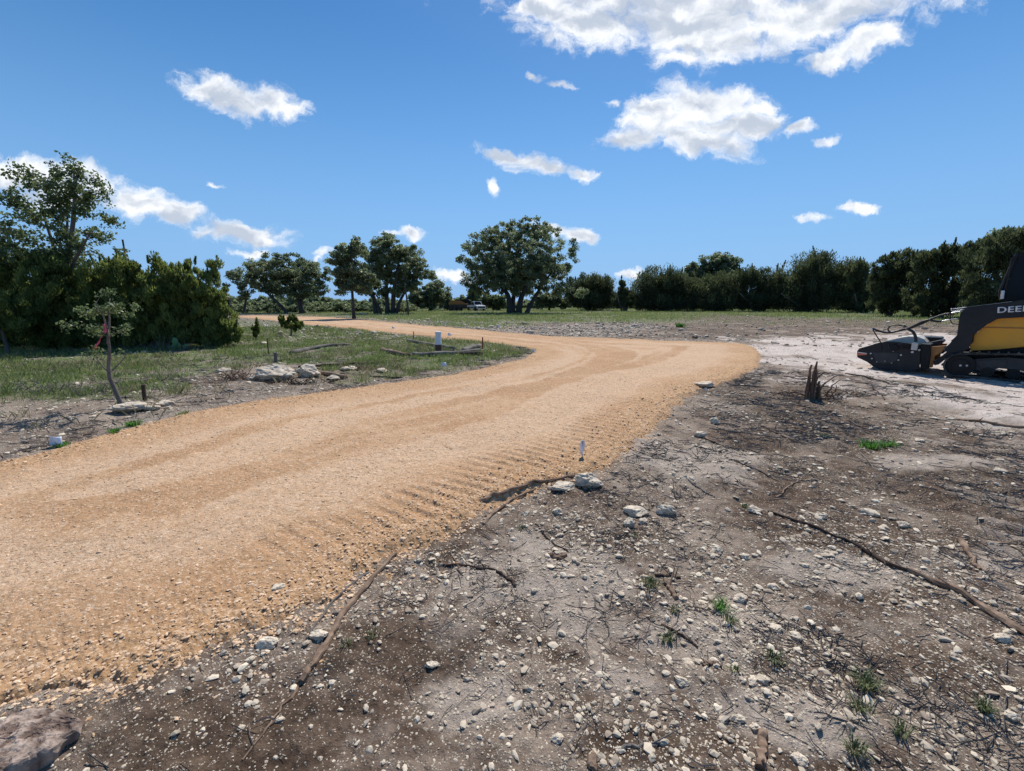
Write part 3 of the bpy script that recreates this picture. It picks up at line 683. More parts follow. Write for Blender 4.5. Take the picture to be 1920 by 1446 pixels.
for pth, r0, r1, mt, nm, lb in STICKS:
    P = ground_path(pth, max(r0, r1), 0, 5, .004 if r0 < .03 else .015); n = len(P)
    rad = np.linspace(r0, r1, n) * (1 + (rng.random(n) - .5) * .3)
    mb = MB(); mb.tube(P - P[0], rad, 8, t=np.clip(rng.normal(.5, .22, n), 0, 1), jit=.35)
    if r0 < .03 and n > 8:
        for _ in range(2):
            i = rng.integers(2, n - 2); dd = rng.normal(size=3) * .05; dd[2] = abs(dd[2]) * .5
            q = P[i] - P[0]; mb.tube([q, q + dd * .6, q + dd * 1.2 + [0, 0, .005]], [r0 * .5, r0 * .35, r0 * .15], 5, .5)
    tag(mb.build(nm, M[mt], smooth=r0 > .03, loc=tuple(P[0])), lb, 'log' if nm == 'log' else nm, 'sticks and logs left on the ground')

# twig litter
x, y, r = pick(42000, 1.4, 16, .9, lambda x, y, r: (road_d(x, y) < -.06) * (.12 + .88 * sst(fbm(x * .9 + 12, y * .9, 4, .6), .45, .62)) * (.35 + .65 * (x > 0)) * (1 - .9 * soft(CPY, x, y)))
n = len(x); L = rng.uniform(.012, .06, n) * (1 + r * .14); W = rng.uniform(.0005, .0013, n) * (1 + r * .35); a = rng.uniform(0, np.pi, n)
z = surf(x, y) + .004; dx = np.cos(a) * L; dy = np.sin(a) * L; bx_ = rng.normal(0, .25, n) * L
px_ = -np.sin(a) * W; py_ = np.cos(a) * W
def seg(cx_, cy_, cz_): return np.stack([np.stack([cx_ + px_, cy_ + py_, cz_], 1), np.stack([cx_ - px_, cy_ - py_, cz_], 1), np.stack([cx_, cy_, cz_ + W * 2], 1)], 1)
A = seg(x - dx, y - dy, z + rng.uniform(-.004, .012, n)); B = seg(x + px_ / W * bx_, y + py_ / W * bx_, z + .004); C_ = seg(x + dx, y + dy, z + rng.uniform(-.004, .022, n))
V = np.concatenate([A, B, C_], 1).reshape(-1, 3); o = (np.arange(n) * 9)[:, None, None]
Fq = np.array([(i * 3 + j, i * 3 + (j + 1) % 3, (i + 1) * 3 + (j + 1) % 3, (i + 1) * 3 + j) for i in range(2) for j in range(3)])
me = fast_mesh('twig_litter', V, (Fq[None] + o).reshape(-1, 4), M['darkwood' if False else 'greybark'], tint=np.repeat(np.clip(rng.normal(.35, .45, n), 0, 1), 9))
tag(link('twig_litter', me), 'fine broken twigs and root bits littering the cleared soil', 'twigs', kind='stuff')

# ------------------------------------------------------------------ grass
def blades(x, y, z, h, w, lean=.5):
    n = len(x); a = rng.uniform(0, 2 * np.pi, n); b = rng.uniform(0, 2 * np.pi, n)
    wx, wy = np.cos(a) * w, np.sin(a) * w; lx, ly = np.cos(b) * h * lean * rng.random(n), np.sin(b) * h * lean * rng.random(n)
    V = np.stack([np.stack([x - wx, y - wy, z - .01], 1), np.stack([x + wx, y + wy, z - .01], 1),
                  np.stack([x + wx * .7 + lx * .4, y + wy * .7 + ly * .4, z + h * .55], 1), np.stack([x + lx, y + ly, z + h], 1)], 1).reshape(-1, 3)
    o = (np.arange(n) * 4)[:, None]; return V, np.concatenate([o + [[0, 1, 2]], o + [[0, 2, 3]]])
def clumped(n, r0, r1, p, fn, per, spread):
    x, y, r = pick(n, r0, r1, p, fn); k = rng.integers(max(1, per // 2), per + 1, len(x)); X = np.repeat(x, k); Y = np.repeat(y, k); RR = np.repeat(r, k)
    return X + rng.normal(0, 1, len(X)) * spread * (1 + RR * .02), Y + rng.normal(0, 1, len(X)) * spread * (1 + RR * .02), RR
g1 = lambda x, y, r: soft(G1, x, y, .6) * (road_d(x, y) < -.12) * (.10 + .90 * sst(fbm(x * .8, y * .8, 4, .6), .36, .54)) * (x < 3)
X, Y, RR = clumped(56000, 6, 34, 1.0, g1, 9, .06)
V, Fc = blades(X, Y, surf(X, Y), rng.uniform(.04, .13, len(X)) * (1 + RR * .008), .004 * (1 + RR * .05), .8)
me = fast_mesh('grass', V, Fc, M['grass'], tint=np.repeat(np.clip(rng.normal(.45, .3, len(X)), 0, 1), 4))
tag(link('grass', me), 'short green grass and weeds growing inside the road bend', 'grass', kind='stuff')
X2, Y2, R2 = clumped(9000, 5.2, 30, .9, lambda x, y, r: np.clip(soft(G1, x, y, .9) + soft(S1, x, y) * .25, 0, 1) * (road_d(x, y) < -.1) * sst(fbm(x * .7 + 40, y * .7, 4, .6), .50, .62) * (x < 3), 8, .08)
V, Fc = blades(X2, Y2, surf(X2, Y2), rng.uniform(.06, .2, len(X2)), .003 * (1 + R2 * .05), 1.2)
me = fast_mesh('dry_grass', V, Fc, M['drygrass'], tint=np.repeat(rng.random(len(X2)), 4))
tag(link('dry_grass', me), 'tan dried grass and fine brush on the left side', 'dry grass', kind='stuff')
X, Y, RR = clumped(52000, 25, 130, 1.0, lambda x, y, r: soft(G2, x, y, .6) * (1 - .9 * soft(M1, x, y)) * (road_d(x, y) < -.2) * (.15 + .85 * sst(fbm(x * .25, y * .25, 4, .6), .36, .56)), 6, .12)
V, Fc = blades(X, Y, surf(X, Y), rng.uniform(.10, .30, len(X)), .012 * (1 + RR * .02), .7)
me = fast_mesh('meadow_grass', V, Fc, M['grass'], tint=np.repeat(np.clip(rng.normal(.7, .25, len(X)), 0, 1), 4))
tag(link('meadow_grass', me), 'sunlit yellow green grass across the far field', 'grass', kind='stuff')
def tuft(px, py, wpx, hh, n, m, lb, lean=1.3, dry=.2):
    k = m_at(px, py); s = wpx * k * .5; p = at(px, py)
    q_ = .20 if px < 400 else .30; xx = rng.normal(0, s * q_, n); yy = rng.normal(0, s * q_ * .83, n); zz = surf(xx + p.x, yy + p.y) - p.z
    a = np.arctan2(yy, xx) + rng.normal(0, .7, n); h = rng.uniform(.5, 1, n) * hh; l = h * lean * rng.uniform(.2, 1, n); w = .0016 + .0005 * p.y
    ca, sa = np.cos(a), np.sin(a)
    V = np.stack([np.stack([xx - sa * w, yy + ca * w, zz - .005], 1), np.stack([xx + sa * w, yy - ca * w, zz - .005], 1),
        np.stack([xx + ca * l * .45 - sa * w * .8, yy + sa * l * .45 + ca * w * .8, zz + h * .75], 1), np.stack([xx + ca * l * .45 + sa * w * .8, yy + sa * l * .45 - ca * w * .8, zz + h * .75], 1),
        np.stack([xx + ca * l, yy + sa * l, zz + h * .8], 1)], 1).reshape(-1, 3)
    o = (np.arange(n) * 5)[:, None]
    me = fast_mesh('grass_tuft', V, [o + [[0, 1, 3, 2]], o + [[2, 3, 4]]], M[m], tint=np.repeat(rng.random(n), 5))
    tag(link('grass_tuft', me, loc=p), lb, 'grass tuft', 'grass tufts on the cleared soil')
for a_ in [(1632,838,50,.10,150,'green','bright green grass clump, left half of the pair behind the pale curved stick'),
           (1663,838,44,.08,110,'green','bright green grass clump, right half of the pair behind the pale curved stick'),
           (1352,1148,44,.06,70,'green','bright green weed beside the pale stones'),
           (1366,1172,30,.05,36,'dullgrass','small green sprig just below the bright green weed'),
           (1220,1100,50,.045,90,'dullgrass','pale grass tuft next to a dark twig'),
           (1264,1146,26,.03,40,'dullgrass','tiny green weed left of the bright green weed'),
           (1254,1196,44,.045,50,'dullgrass','dull grass tuft above the white stones'),
           (1622,1290,56,.075,90,'dullgrass','long bladed dull tuft at lower right'),
           (1612,1335,44,.05,60,'dullgrass','low tuft just below the long bladed tuft'),
           (1844,1332,36,.06,60,'dullgrass','dull tuft near the right edge casting a shadow'),
           (1602,1412,44,.055,60,'dullgrass','olive tuft near the bottom edge'),
           (1450,1245,40,.05,50,'dullgrass','sparse tuft beside the split pale stones'),
           (1690,1380,40,.05,46,'dullgrass','sparse tuft between the two lower right tufts'),
           (1375,1262,22,.03,30,'dullgrass','little weed right of the short orange stick'),
           (1395,950,18,.04,36,'dullgrass','tiny weed beside the oval tan stone'),
           (700,1195,34,.035,30,'dullgrass','tiny sprout right of the long peeled branch'),
           (978,990,22,.03,30,'dullgrass','tiny weed below the forked stick'),
           (650,1215,24,.03,24,'dullgrass','tiny sprout touching the shade of the peeled branch'),
           (1545,823,22,.05,40,'dullgrass','small green sprig left of the bright clump'),
           (1190,1010,22,.03,26,'dullgrass','weed among twigs right of the curved stones'),
           (250,798,60,.09,130,'green','green tuft at the roadside below the slab'),
           (215,816,40,.07,80,'green','small green tuft on the left road edge'),
           (115,838,60,.06,110,'green','low green weeds beside the nearest white flag'),
           (345,782,56,.05,90,'grass','spreading weeds on the left road edge'),
           (1275,613,24,.4,140,'green','dark green weed clump standing in the far mulch')]:
    tuft(*a_)
print('grass', time.time() - T0)

# ------------------------------------------------------------------ trees
def leaves(C, rad, n, size, style, r_, tbase):
    """n leaves round each centre C (k,3)"""
    k = len(C); N = k * n
    c = np.repeat(C, n, 0); rr = np.repeat(rad, n)
    d = r_.normal(size=(N, 3)); d /= np.linalg.norm(d, axis=1)[:, None]
    q = rr * r_.random(N) ** .55; off = d * q[:, None]; off[:, 2] *= .72 if style != 'juniper' else 1.0
    if style == 'juniper': off *= np.array([.95, .95, 1.15])
    P = c + off
    if style == 'juniper':
        ax = np.array([0, 0, 1.1]) + .6 * d + r_.normal(size=(N, 3)) * .35
    else:
        ax = d * .6 + r_.normal(size=(N, 3)) * .8
    ax /= np.linalg.norm(ax, axis=1)[:, None]
    sd = np.cross(ax, r_.normal(size=(N, 3))); sd /= np.linalg.norm(sd, axis=1)[:, None] + 1e-9
    s = size * r_.uniform(.6, 1.35, N)
    asp = .15 if style == 'juniper' else .34
    a = ax * s[:, None]; b = sd * (s * asp)[:, None]
    V = np.stack([P - a * .5, P + b - a * .05, P + a * .5, P - b - a * .05], 1).reshape(-1, 3)
    Fc = (np.arange(N) * 4)[:, None] + np.arange(4)[None]
    t = np.repeat(np.clip(np.repeat(tbase, n) + r_.normal(0, .16, N), 0, 1), 4)
    return V, Fc, t
def tree(name, label, base, stems, ells, nclus, nleaf, size, crad, style, mleaf, mbark, seed, tm=.42, cat='tree', group=None, r0=.2, nlimb=40, shell=.45, low=-1, brad=1., tips=0, ymin=None):
    """stems: list of (px,py) paths; ells: (cx,cy,rx,ry,dy) in photo pixels, dy = depth offset in units of rx"""
    r_ = np.random.default_rng(seed)
    g = G(*base); Y = g[1]; gz0 = float(surf(g[0], g[1])[0]); kk = m_at(*base)
    E = []
    for e in ells:
        ex, ez = PY(e[0], e[1], Y); dz = (e[4] if len(e) > 4 else 0)
        rx = e[2] * kk; E.append((np.array([ex - g[0], dz * rx, ez - gz0]), np.array([rx, rx * (e[5] if len(e) > 5 else .85), e[3] * kk])))
    vol = np.array([e[1].prod() ** (2 / 3) for e in E]); idx = r_.choice(len(E), nclus, p=vol / vol.sum())
    d = r_.normal(size=(nclus, 3)); d /= np.linalg.norm(d, axis=1)[:, None]
    q = r_.random(nclus) ** shell * (1 - crad * .12)
    C = np.array([E[i][0] for i in idx]) + d * q[:, None] * np.array([E[i][1] for i in idx])
    zmin = (ymin if ymin is not None else .15)
    C = C[C[:, 2] > zmin]
    crz = crad * np.mean([e[1][0] for e in E])
    rad = r_.uniform(.6, 1.25, len(C)) * crz
    # limbs
    nodes = []; nr = []; mb = MB()
    for s_ in stems:
        w = []
        for j, (a, b) in enumerate(s_[0]):
            ex, ez = PY(a, b, Y); w.append([ex - g[0], (s_[2] if len(s_) > 2 else 0) * j / max(1, len(s_[0]) - 1), ez - gz0 if (j or ez - gz0 > .12 * abs(PY(base[0], base[1] - 60, Y)[1] - gz0)) else -.15])
        w = np.array(w); t = np.linspace(0, 1, len(w)); tt_ = np.linspace(0, 1, 9)
        pth = np.stack([np.interp(tt_, t, w[:, c]) for c in range(3)], 1); pth[1:-1] = (pth[:-2] + pth[2:] + 2 * pth[1:-1]) / 4
        rad_ = s_[1] * (1.1 - .7 * tt_); rad_[0] *= 1.25 if w[0][2] < 0 else 1
        mb.tube(pth, rad_, 9, t=np.clip(r_.normal(.45, .15, 9), 0, 1), jit=.15)
        nodes += list(pth[3:]); nr += list(rad_[3:])
    sel = r_.choice(len(C), min(nlimb, len(C)), replace=False); mid = np.mean(nodes, 0)
    sel = sorted(sel, key=lambda i: np.linalg.norm(C[i] - mid))
    for i in sel:
        N_ = np.array(nodes); dd = np.linalg.norm(N_ - C[i], axis=1) + np.where(N_[:, 2] > C[i][2], 1.2 * (N_[:, 2] - C[i][2]), 0)
        j = int(np.argmin(dd)); a = N_[j]; b = C[i]; L = np.linalg.norm(b - a)
        if L < 1e-3: continue
        t = np.linspace(0, 1, 6)[:, None]; m_ = (a + b) / 2 + np.array([0, 0, L * .10]) + r_.normal(size=3) * L * .09
        pth = a * (1 - t) ** 2 + 2 * m_ * t * (1 - t) + b * t ** 2 + r_.normal(size=(6, 3)) * L * .018; pth[0] = a
        ra = min(nr[j] * .72, .03 * L * brad + .008); rad_ = np.linspace(ra, ra * .3, 6)
        mb.tube(pth, rad_, 5, t=.5, cap=False)
        nodes += list(pth[2:]); nr += list(rad_[2:])
    root = empty(name, (g[0], g[1], gz0), label, cat, group)
    mb.build('trunk', mbark, root, smooth=True)
    tb = np.clip(r_.normal(tm, .24, len(C)), 0, 1)
    V, Fc, tn = leaves(C, rad, nleaf, size, style, r_, tb)
    if tips:   # pointed leader shoots on the top outline
        top = []
        for e in E:
            for _ in range(max(1, int(tips * e[1][0] * e[1][0] / sum(f[1][0] ** 2 for f in E)))):
                a = r_.uniform(0, 2 * np.pi); u = r_.random() ** .5 * .85
                p0 = e[0] + np.array([math.cos(a) * u * e[1][0], math.sin(a) * u * e[1][1], e[1][2] * math.sqrt(1 - u * u) * .85])
                hL = crz * r_.uniform(.7, 1.7); ln = r_.normal(0, .2, 2)
                for q_ in np.linspace(0, 1, 6): top.append((*(p0 + np.array([ln[0] * hL * q_, ln[1] * hL * q_, hL * q_])), crz * .27 * (1.15 - q_)))
        top = np.array(top); nl = max(5, nleaf // 6)
        V2, F2, t2 = leaves(top[:, :3], top[:, 3], nl, size * .9, style, r_, np.full(len(top), .5))
        Fc = np.concatenate([Fc, F2 + len(V)]); V = np.concatenate([V, V2]); tn = np.concatenate([tn, t2])
    V[:, 2] = np.maximum(V[:, 2], .02)
    link('crown', fast_mesh('crown', V, Fc, mleaf, tint=tn), root)
    return root
B, GBk = M['bark'], M['greybark']
OG = 'live oaks beyond the road bend'
# the big live oak
tree('live_oak', 'biggest round live oak in the middle of the field on three trunks', (972,587.5),
     [([(957,588),(955,560),(948,545),(925,525)], .50, -1), ([(960,588),(962,560),(968,535),(972,490)], .42, 1), ([(972,588),(976,560),(985,540),(1005,505)], .48, -1), ([(987,587),(998,565),(1012,543),(1035,510)], .34, 1)],
     [(965,485,98,62,0,.9),(965,520,104,36,0,.9),(905,480,46,42,-.3),(950,455,55,42,.4),(1000,458,55,46,-.2),(1045,475,42,38,.3),(900,515,38,24,.2),(955,505,60,34,-.4),(1020,510,50,32,.3),(1060,530,22,20,0),(905,538,34,18,.2),(975,540,36,18,.6),(940,530,34,20,-.5),(1045,545,30,14,.4),(1000,435,40,22,.2),(985,424,14,12),(925,440,26,20),(1085,548,18,13),(867,486,18,14),(1068,463,17,14)],
     760, 100, .27, .20, 'oak', M['oak'], B, 11, group=OG, nlimb=110, shell=.42, brad=.9)
tree('live_oak', 'spreading live oak on the left with one leaning trunk', (560,587.5),
     [([(567,588),(562,565),(552,545),(540,520)], .42, 0), ([(540,590),(528,572),(510,555),(490,530)], .26, -1), ([(562,570),(575,545),(590,525)], .2, 1), ([(458,588),(456,570),(458,545)], .22, 1)],
     [(535,515,78,36,0,.8),(470,520,34,28,.2),(510,500,38,27,-.2),(555,498,38,26,.3),(590,515,26,28,0),(445,535,20,24,0),(490,540,30,20,.3),(570,540,38,18,-.2),(530,515,45,25,.2),(606,528,16,22,0),(520,545,30,16,.4),(580,550,28,12,-.3),(460,550,26,14,.2),(435,515,12,14)],
     420, 90, .28, .24, 'oak', M['oak'], B, 12, group=OG, nlimb=80, shell=.45)
tree('live_oak', 'tall many trunked live oak right of the spreading one', (725,588),
     [([(705,589),(702,560),(692,535),(680,510)], .34, 0), ([(727,589),(724,555),(722,525),(722,490)], .34, 1), ([(737,588),(738,550),(745,520),(752,485)], .34, -1), ([(742,588),(748,565),(762,540),(780,515)], .26, 1), ([(714,589),(710,572),(700,555),(690,550)],.22,-1)],
     [(735,500,68,52,0,.8),(700,480,38,30,.2),(735,462,36,26,-.2),(760,490,36,34,.3),(790,510,26,26,0),(715,515,32,28,-.3),(770,535,30,20,.3),(690,520,22,28,.2),(740,505,38,32,.4),(700,548,30,16,.3),(745,545,34,16,.5),(725,450,22,14),(805,515,12,14),(655,500,18,24)],
     420, 95, .28, .24, 'oak', M['oak'], B, 13, group=OG, nlimb=90, shell=.45)
tree('live_oak', 'darker single trunked oak in front of the many trunked one', (663,598),
     [([(664,598),(662,575),(660,545),(662,505)], .19, 0)],
     [(650,480,26,24),(668,465,22,18),(665,515,34,30),(640,510,24,26),(690,530,22,22),(655,540,28,16),(625,490,12,14)],
     170, 90, .24, .34, 'oak', M['oak'], B, 14, group=OG, nlimb=60, shell=.5)
tree('round_oak', 'rounded dark oak behind the parked trailer', (806,583.2), [([(806,583.5),(806,570),(806,550)], .3, 0)],
     [(806,560,34,24),(820,550,26,22),(790,555,25,22),(838,565,16,16),(775,560,16,20),(812,540,20,12)], 150, 90, .42, .34, 'oak', M['oak'], B, 15, group='small oaks far behind the field', nlimb=20)
tree('round_oak', 'low dark oak partly hidden by the biggest oak crown', (878,581.5), [([(878,582),(878,565),(880,555)], .3, 0)],
     [(878,560,16,14),(893,555,18,14),(868,568,10,10),(905,566,12,12)], 80, 80, .5, .38, 'oak', M['oak'], B, 16, group='small oaks far behind the field', nlimb=12)
tree('round_oak', 'brighter green low oak seen left of the biggest oak trunks', (925,582.5), [([(925,583),(925,570),(926,560)], .25, 0)],
     [(915,563,16,14),(935,566,18,13),(925,558,12,9)], 80, 80, .45, .38, 'oak_near', M['oak_near'], B, 17, group='small oaks far behind the field', nlimb=12)
tree('round_oak', 'low oak seen right of the biggest oak trunks', (1030,582.5), [([(1030,583),(1030,570),(1030,560)], .25, 0)],
     [(1012,562,18,15),(1038,560,22,16),(1060,567,14,11)], 90, 80, .45, .38, 'oak', M['oak'], B, 18, group='small oaks far behind the field', nlimb=12)
# juniper row on the right
JG = 'junipers in the row behind the field'
JJ = [
 ('bushy juniper standing just right of the biggest oak', (1105,583), [(1085,545,24,26),(1112,535,28,24),(1135,545,20,24),(1100,562,30,16),(1125,565,26,14)], 21),
 ('narrow juniper with a pointed top left of the row', (1170,584), [(1168,545,10,20),(1176,560,18,16),(1166,528,4,9),(1160,565,12,12)], 22),
 ('wide domed juniper with grey branches, left in the row', (1235,584), [(1212,540,26,30),(1240,525,34,26),(1265,535,30,30),(1285,545,26,28),(1235,560,40,20),(1275,565,30,14)], 23),
 ('juniper with ragged low skirt below the tall oak', (1335,584), [(1320,545,30,26),(1350,540,30,28),(1335,562,40,18),(1372,558,20,20)], 24),
 ('juniper group with several pointed tops in mid row', (1420,584.5), [(1395,530,18,30),(1420,530,20,30),(1446,528,18,26),(1465,535,16,26),(1410,560,34,18),(1448,562,28,18)], 25),
 ('broad tall juniper with dark trunk fan, right in the row', (1512,585), [(1490,520,28,32),(1525,505,36,26),(1560,515,34,32),(1585,530,24,32),(1510,550,46,26),(1560,556,44,20),(1532,488,20,12)], 26),
 ('thin juniper with sky showing through, right end of the row', (1612,586), [(1606,505,16,16),(1612,530,22,20),(1622,555,22,22),(1595,560,14,18)], 27),
]
for lb, bs, el, sd in JJ:
    el = [(e[0], e[1] + 1, e[2] * (1.28 if e[2] > 12 else 1), e[3] * .97) + tuple(e[4:]) for e in el] + ([(bs[0], bs[1] - 18, .42 * (max(e[0] + e[2] for e in el) - min(e[0] - e[2] for e in el)), 18)] if sd > 22 else [])
    w = max(e[0] + e[2] for e in el) - min(e[0] - e[2] for e in el); n_ = int(30 + w * 1.8)
    st = [([(bs[0] + o_, bs[1] + .5), (bs[0] + o_ * 1.8 + s_ * .12 * w, bs[1] - 15), (bs[0] + s_ * .36 * w, bs[1] - 34)], .2, s_ * 2) for o_, s_ in ((0, 0), (-3, -1), (3, 1), (1, .5))]
    tree('juniper', lb, bs, st, el, n_ + 60, 130, .42, .30, 'juniper', M['juniper_far'], GBk, sd, tm=.30 + .28 * ((sd * 7) % 5) / 4, group=JG, nlimb=70, shell=.5, tips=int(w / 16), brad=.7)
tree('hill_oak', 'tall round oak rising behind the middle of the juniper row', (1338,582.6), [([(1338,583),(1338,550),(1340,520)], .4, 0)],
     [(1310,505,24,20),(1340,495,26,20),(1368,502,20,22),(1345,520,44,26),(1350,483,14,10),(1300,525,16,16)], 200, 100, .40, .32, 'oak', M['oak'], B, 31, nlimb=40)
tree('juniper', 'dense juniper at the right, left end of the tall dark mass', (1665,593), [([(1665,594),(1660,560),(1655,530)], .2, 0), ([(1668,594),(1690,560),(1700,530)], .2, 1)],
     [(1655,520,24,38),(1690,508,34,38),(1660,560,28,30),(1700,560,38,30),(1720,500,28,28)], 260, 140, .34, .26, 'juniper', M['juniper_far'], GBk, 32, group='junipers in the tall dark mass at right', nlimb=70, tips=12, brad=.7)
tree('juniper', 'dense juniper in the middle of the tall dark mass at right', (1760,596), [([(1760,597),(1750,560),(1745,520)], .2, 0), ([(1763,597),(1785,560),(1800,530)], .2, 1)],
     [(1745,500,38,36),(1790,490,38,34),(1750,555,46,38),(1800,550,44,40),(1770,480,26,16),(1815,475,20,14)], 300, 140, .34, .25, 'juniper', M['juniper_far'], GBk, 33, group='junipers in the tall dark mass at right', nlimb=80, tips=12, brad=.7)
tree('juniper', 'dense juniper right behind the loader cab', (1885,600), [([(1885,601),(1880,560),(1870,520)], .2, 0), ([(1888,601),(1910,560),(1920,520)], .2, 1)],
     [(1850,495,40,46),(1895,480,46,44),(1860,555,50,42),(1930,520,50,70),(1980,530,50,70),(1890,452,40,16),(1950,450,45,20)], 360, 140, .34, .24, 'juniper', M['juniper_far'], GBk, 34, group='junipers in the tall dark mass at right', nlimb=90, tips=16, brad=.7)
tree('hill_oak', 'lighter rounded oak crest above the junipers at the right edge', (1900,591), [([(1900,592),(1900,540),(1900,480)], .3, 0)],
     [(1880,455,36,20),(1915,448,40,18),(1960,460,50,30),(1850,465,24,16)], 130, 110, .36, .32, 'oak', M['oak'], B, 35, nlimb=30)
print('far trees', time.time() - T0)
# left thicket
TG = 'junipers in the thicket on the left'
LJ = [
 ('juniper with two pointed tops at the right end of the thicket', (392,650), [(378,548,44,40),(395,590,42,46),(350,570,40,46),(360,508,13,22),(398,502,13,26),(350,570,34,50),(415,610,24,30)], 41, .0),
 ('broad olive juniper left of the pointed one', (310,652), [(300,540,52,42),(320,590,52,48),(270,575,44,50),(292,498,12,14),(335,530,30,30)], 42, .0),
 ('dark juniper behind the taped sapling', (215,655), [(210,532,52,42),(235,590,52,50),(180,585,48,50),(238,508,24,22)], 43, .0),
 ('dark juniper beneath the tall sparse oak', (120,655), [(110,535,52,46),(130,595,54,50),(70,590,50,48),(90,500,30,22)], 44, .0),
 ('dense juniper at the left edge of the thicket', (20,652), [(20,530,55,56),(10,590,56,50),(-50,560,60,70),(-20,500,40,30)], 45, .0),
 ('low juniper skirt filling the back of the thicket', (255,643), [(250,560,60,50),(170,560,60,50),(330,575,50,45),(255,600,80,34)], 46, .0),
]
for lb, bs, el, sd, _ in LJ:
    el = el + [(bs[0] - 22, bs[1] - 24, 34, 26), (bs[0] + 22, bs[1] - 24, 34, 26), (bs[0], bs[1] - 16, 44, 18)]
    st = [([(bs[0] + o_, bs[1] + 1), (bs[0] + o_ + s_ * 12, bs[1] - 45), (bs[0] + s_ * 30, bs[1] - 90)], .06, s_ * .4) for o_, s_ in ((0, 0), (-3, -1), (3, 1), (2, .5))]
    tree('juniper', lb, bs, st, el, 430, 150, .125, .24, 'juniper', M['juniper'], GBk, sd, tm={41:.50,42:.75,43:.35,44:.35,45:.55,46:.65}[sd], group=TG, nlimb=80, shell=.55, tips=44, brad=.6)
tree('juniper_bush', 'ragged juniper at the far left with a bare leaning trunk', (14,664), [([(16,665),(10,640),(2,615),(-2,580)], .06, 0)],
     [(0,590,36,38),(-20,610,34,26),(18,575,30,26),(30,605,22,16)], 120, 110, .10, .28, 'juniper', M['juniper'], GBk, 47, cat='bush', nlimb=40, tips=8)
tree('post_oak', 'tall sparse leafed oak rising above the thicket on the left', (124,652),
     [([(130,653),(128,560),(126,490),(138,420),(142,330)], .11, 0), ([(122,652),(105,560),(100,500),(70,430),(45,370)], .08, .5), ([(128,600),(140,500),(165,470),(190,440)], .06, -.4), ([(126,500),(118,450),(112,400),(108,350)], .05, .4)],
     [(138,312,16,24),(128,300,9,14),(108,325,18,22),(140,350,26,28),(105,380,28,30),(60,345,20,18),(28,325,16,22),(30,380,32,26),(70,410,36,24),(160,400,24,26),(185,335,13,12),(198,368,12,22),(206,415,15,22),(180,440,24,14),(120,440,30,26),(40,440,40,20),(10,420,24,24),(10,460,34,22),(150,460,20,16),(225,475,14,8),(60,325,16,10),(135,480,50,30),(70,480,50,30),(20,490,40,30),(170,365,22,26),(85,345,22,22),(120,375,30,40)],
     700, 20, .10, .42, 'oak', M['oak_near'], GBk, 51, nlimb=260, shell=.62, brad=.75)
tree('oak_sapling', 'small crooked sapling with pink tape beside the road on the left', (223,762),
     [([(228,763),(224,742),(206,716),(201,690),(208,665),(203,640),(202,618)], .034, 0), ([(202,645),(198,600),(188,575),(184,560)], .016, .2), ([(201,618),(205,590),(203,570)], .013, -.2), ([(206,700),(190,685),(178,668)], .012, 0), ([(210,695),(222,680),(228,665)], .010, .1)],
     [(190,580,26,20),(165,590,16,12),(215,575,20,14),(240,590,14,12),(180,620,26,16),(235,620,18,14),(175,660,20,16),(225,660,12,14),(200,550,20,8),(150,580,16,14),(130,610,14,14),(255,575,14,10)],
     120, 9, .045, .65, 'oak', M['oak_near'], GBk, 52, nlimb=120, shell=.8, brad=.6, ymin=.4)
tree('juniper_shrub', 'small dark juniper shrub in the grass by the far road', (546,629), [([(546,630),(546,615),(545,605)], .04, 0)],
     [(546,612,20,11),(532,604,9,9),(548,600,9,10),(560,610,12,9),(526,598,3,5)], 60, 120, .13, .3, 'juniper', M['juniper'], GBk, 53, cat='shrub', nlimb=20, tips=12)
tree('juniper_shrub', 'slim young juniper shrub left of the wider one', (480,637), [([(480,638),(480,620)], .03, 0)],
     [(480,622,8,12),(481,608,5,9)], 26, 110, .11, .4, 'juniper', M['juniper'], GBk, 54, cat='shrub', nlimb=10, tips=5)
tree('dead_sapling', 'bare thin pinkish sapling in front of the thicket at far left', (78,657), [([(76,658),(82,630),(82,600),(66,575)], .012, 0), ([(82,612),(92,600),(98,592)], .006, 0)],
     [(78,610,16,14)], 8, 6, .04, .3, 'oak', M['oak_near'], GBk, 56, nlimb=8, shell=1)
# low scrub and the distant wood
def wood(name, label, pts, h, size, n, m, seed):
    r_ = np.random.default_rng(seed); C = []; rad = []
    for px, py, hh in pts:
        g = G(px, py); z0 = base_h(np.array([g[0]]), np.array([g[1]]))[0]
        H = hh * (g[1] * cp + CH * sp) / F
        k = 16
        q = r_.random((k, 3)); W_ = H * .75
        C.append(np.stack([g[0] + (q[:, 0] - .5) * 2 * W_, g[1] + (q[:, 1] - .5) * 2 * W_, z0 + H * q[:, 2] ** .8 * .85 * (1 - .5 * np.abs(q[:, 0] - .5) * 2)], 1)); rad.append(np.full(k, H * .26))
    C = np.concatenate(C); rad = np.concatenate(rad)
    V, Fc, t = leaves(C, rad, n, size, 'oak', r_, np.clip(r_.normal(.45, .2, len(C)), 0, 1)); V[:, 2] = np.maximum(V[:, 2], -1)
    tag(link(name, fast_mesh(name, V, Fc, m, tint=t)), label, 'woodland', kind='stuff')
r2_ = np.random.default_rng(77)
pts = [(px, 578.5 + r2_.uniform(-1.5, 1.5), r2_.uniform(12, 26) * (1.35 if px < 640 or px > 1150 else .8)) for px in np.arange(-250, 2250, 13)]
wood('distant_woodland', 'distant belt of dark scrub along the horizon', pts, 0, 1.1, 55, M['oak'], 78)
pts = [(px, 585.5 + r2_.uniform(-1, 1.5), r2_.uniform(10, 22)) for px in list(np.arange(400, 660, 11)) + list(np.arange(668, 770, 12))]
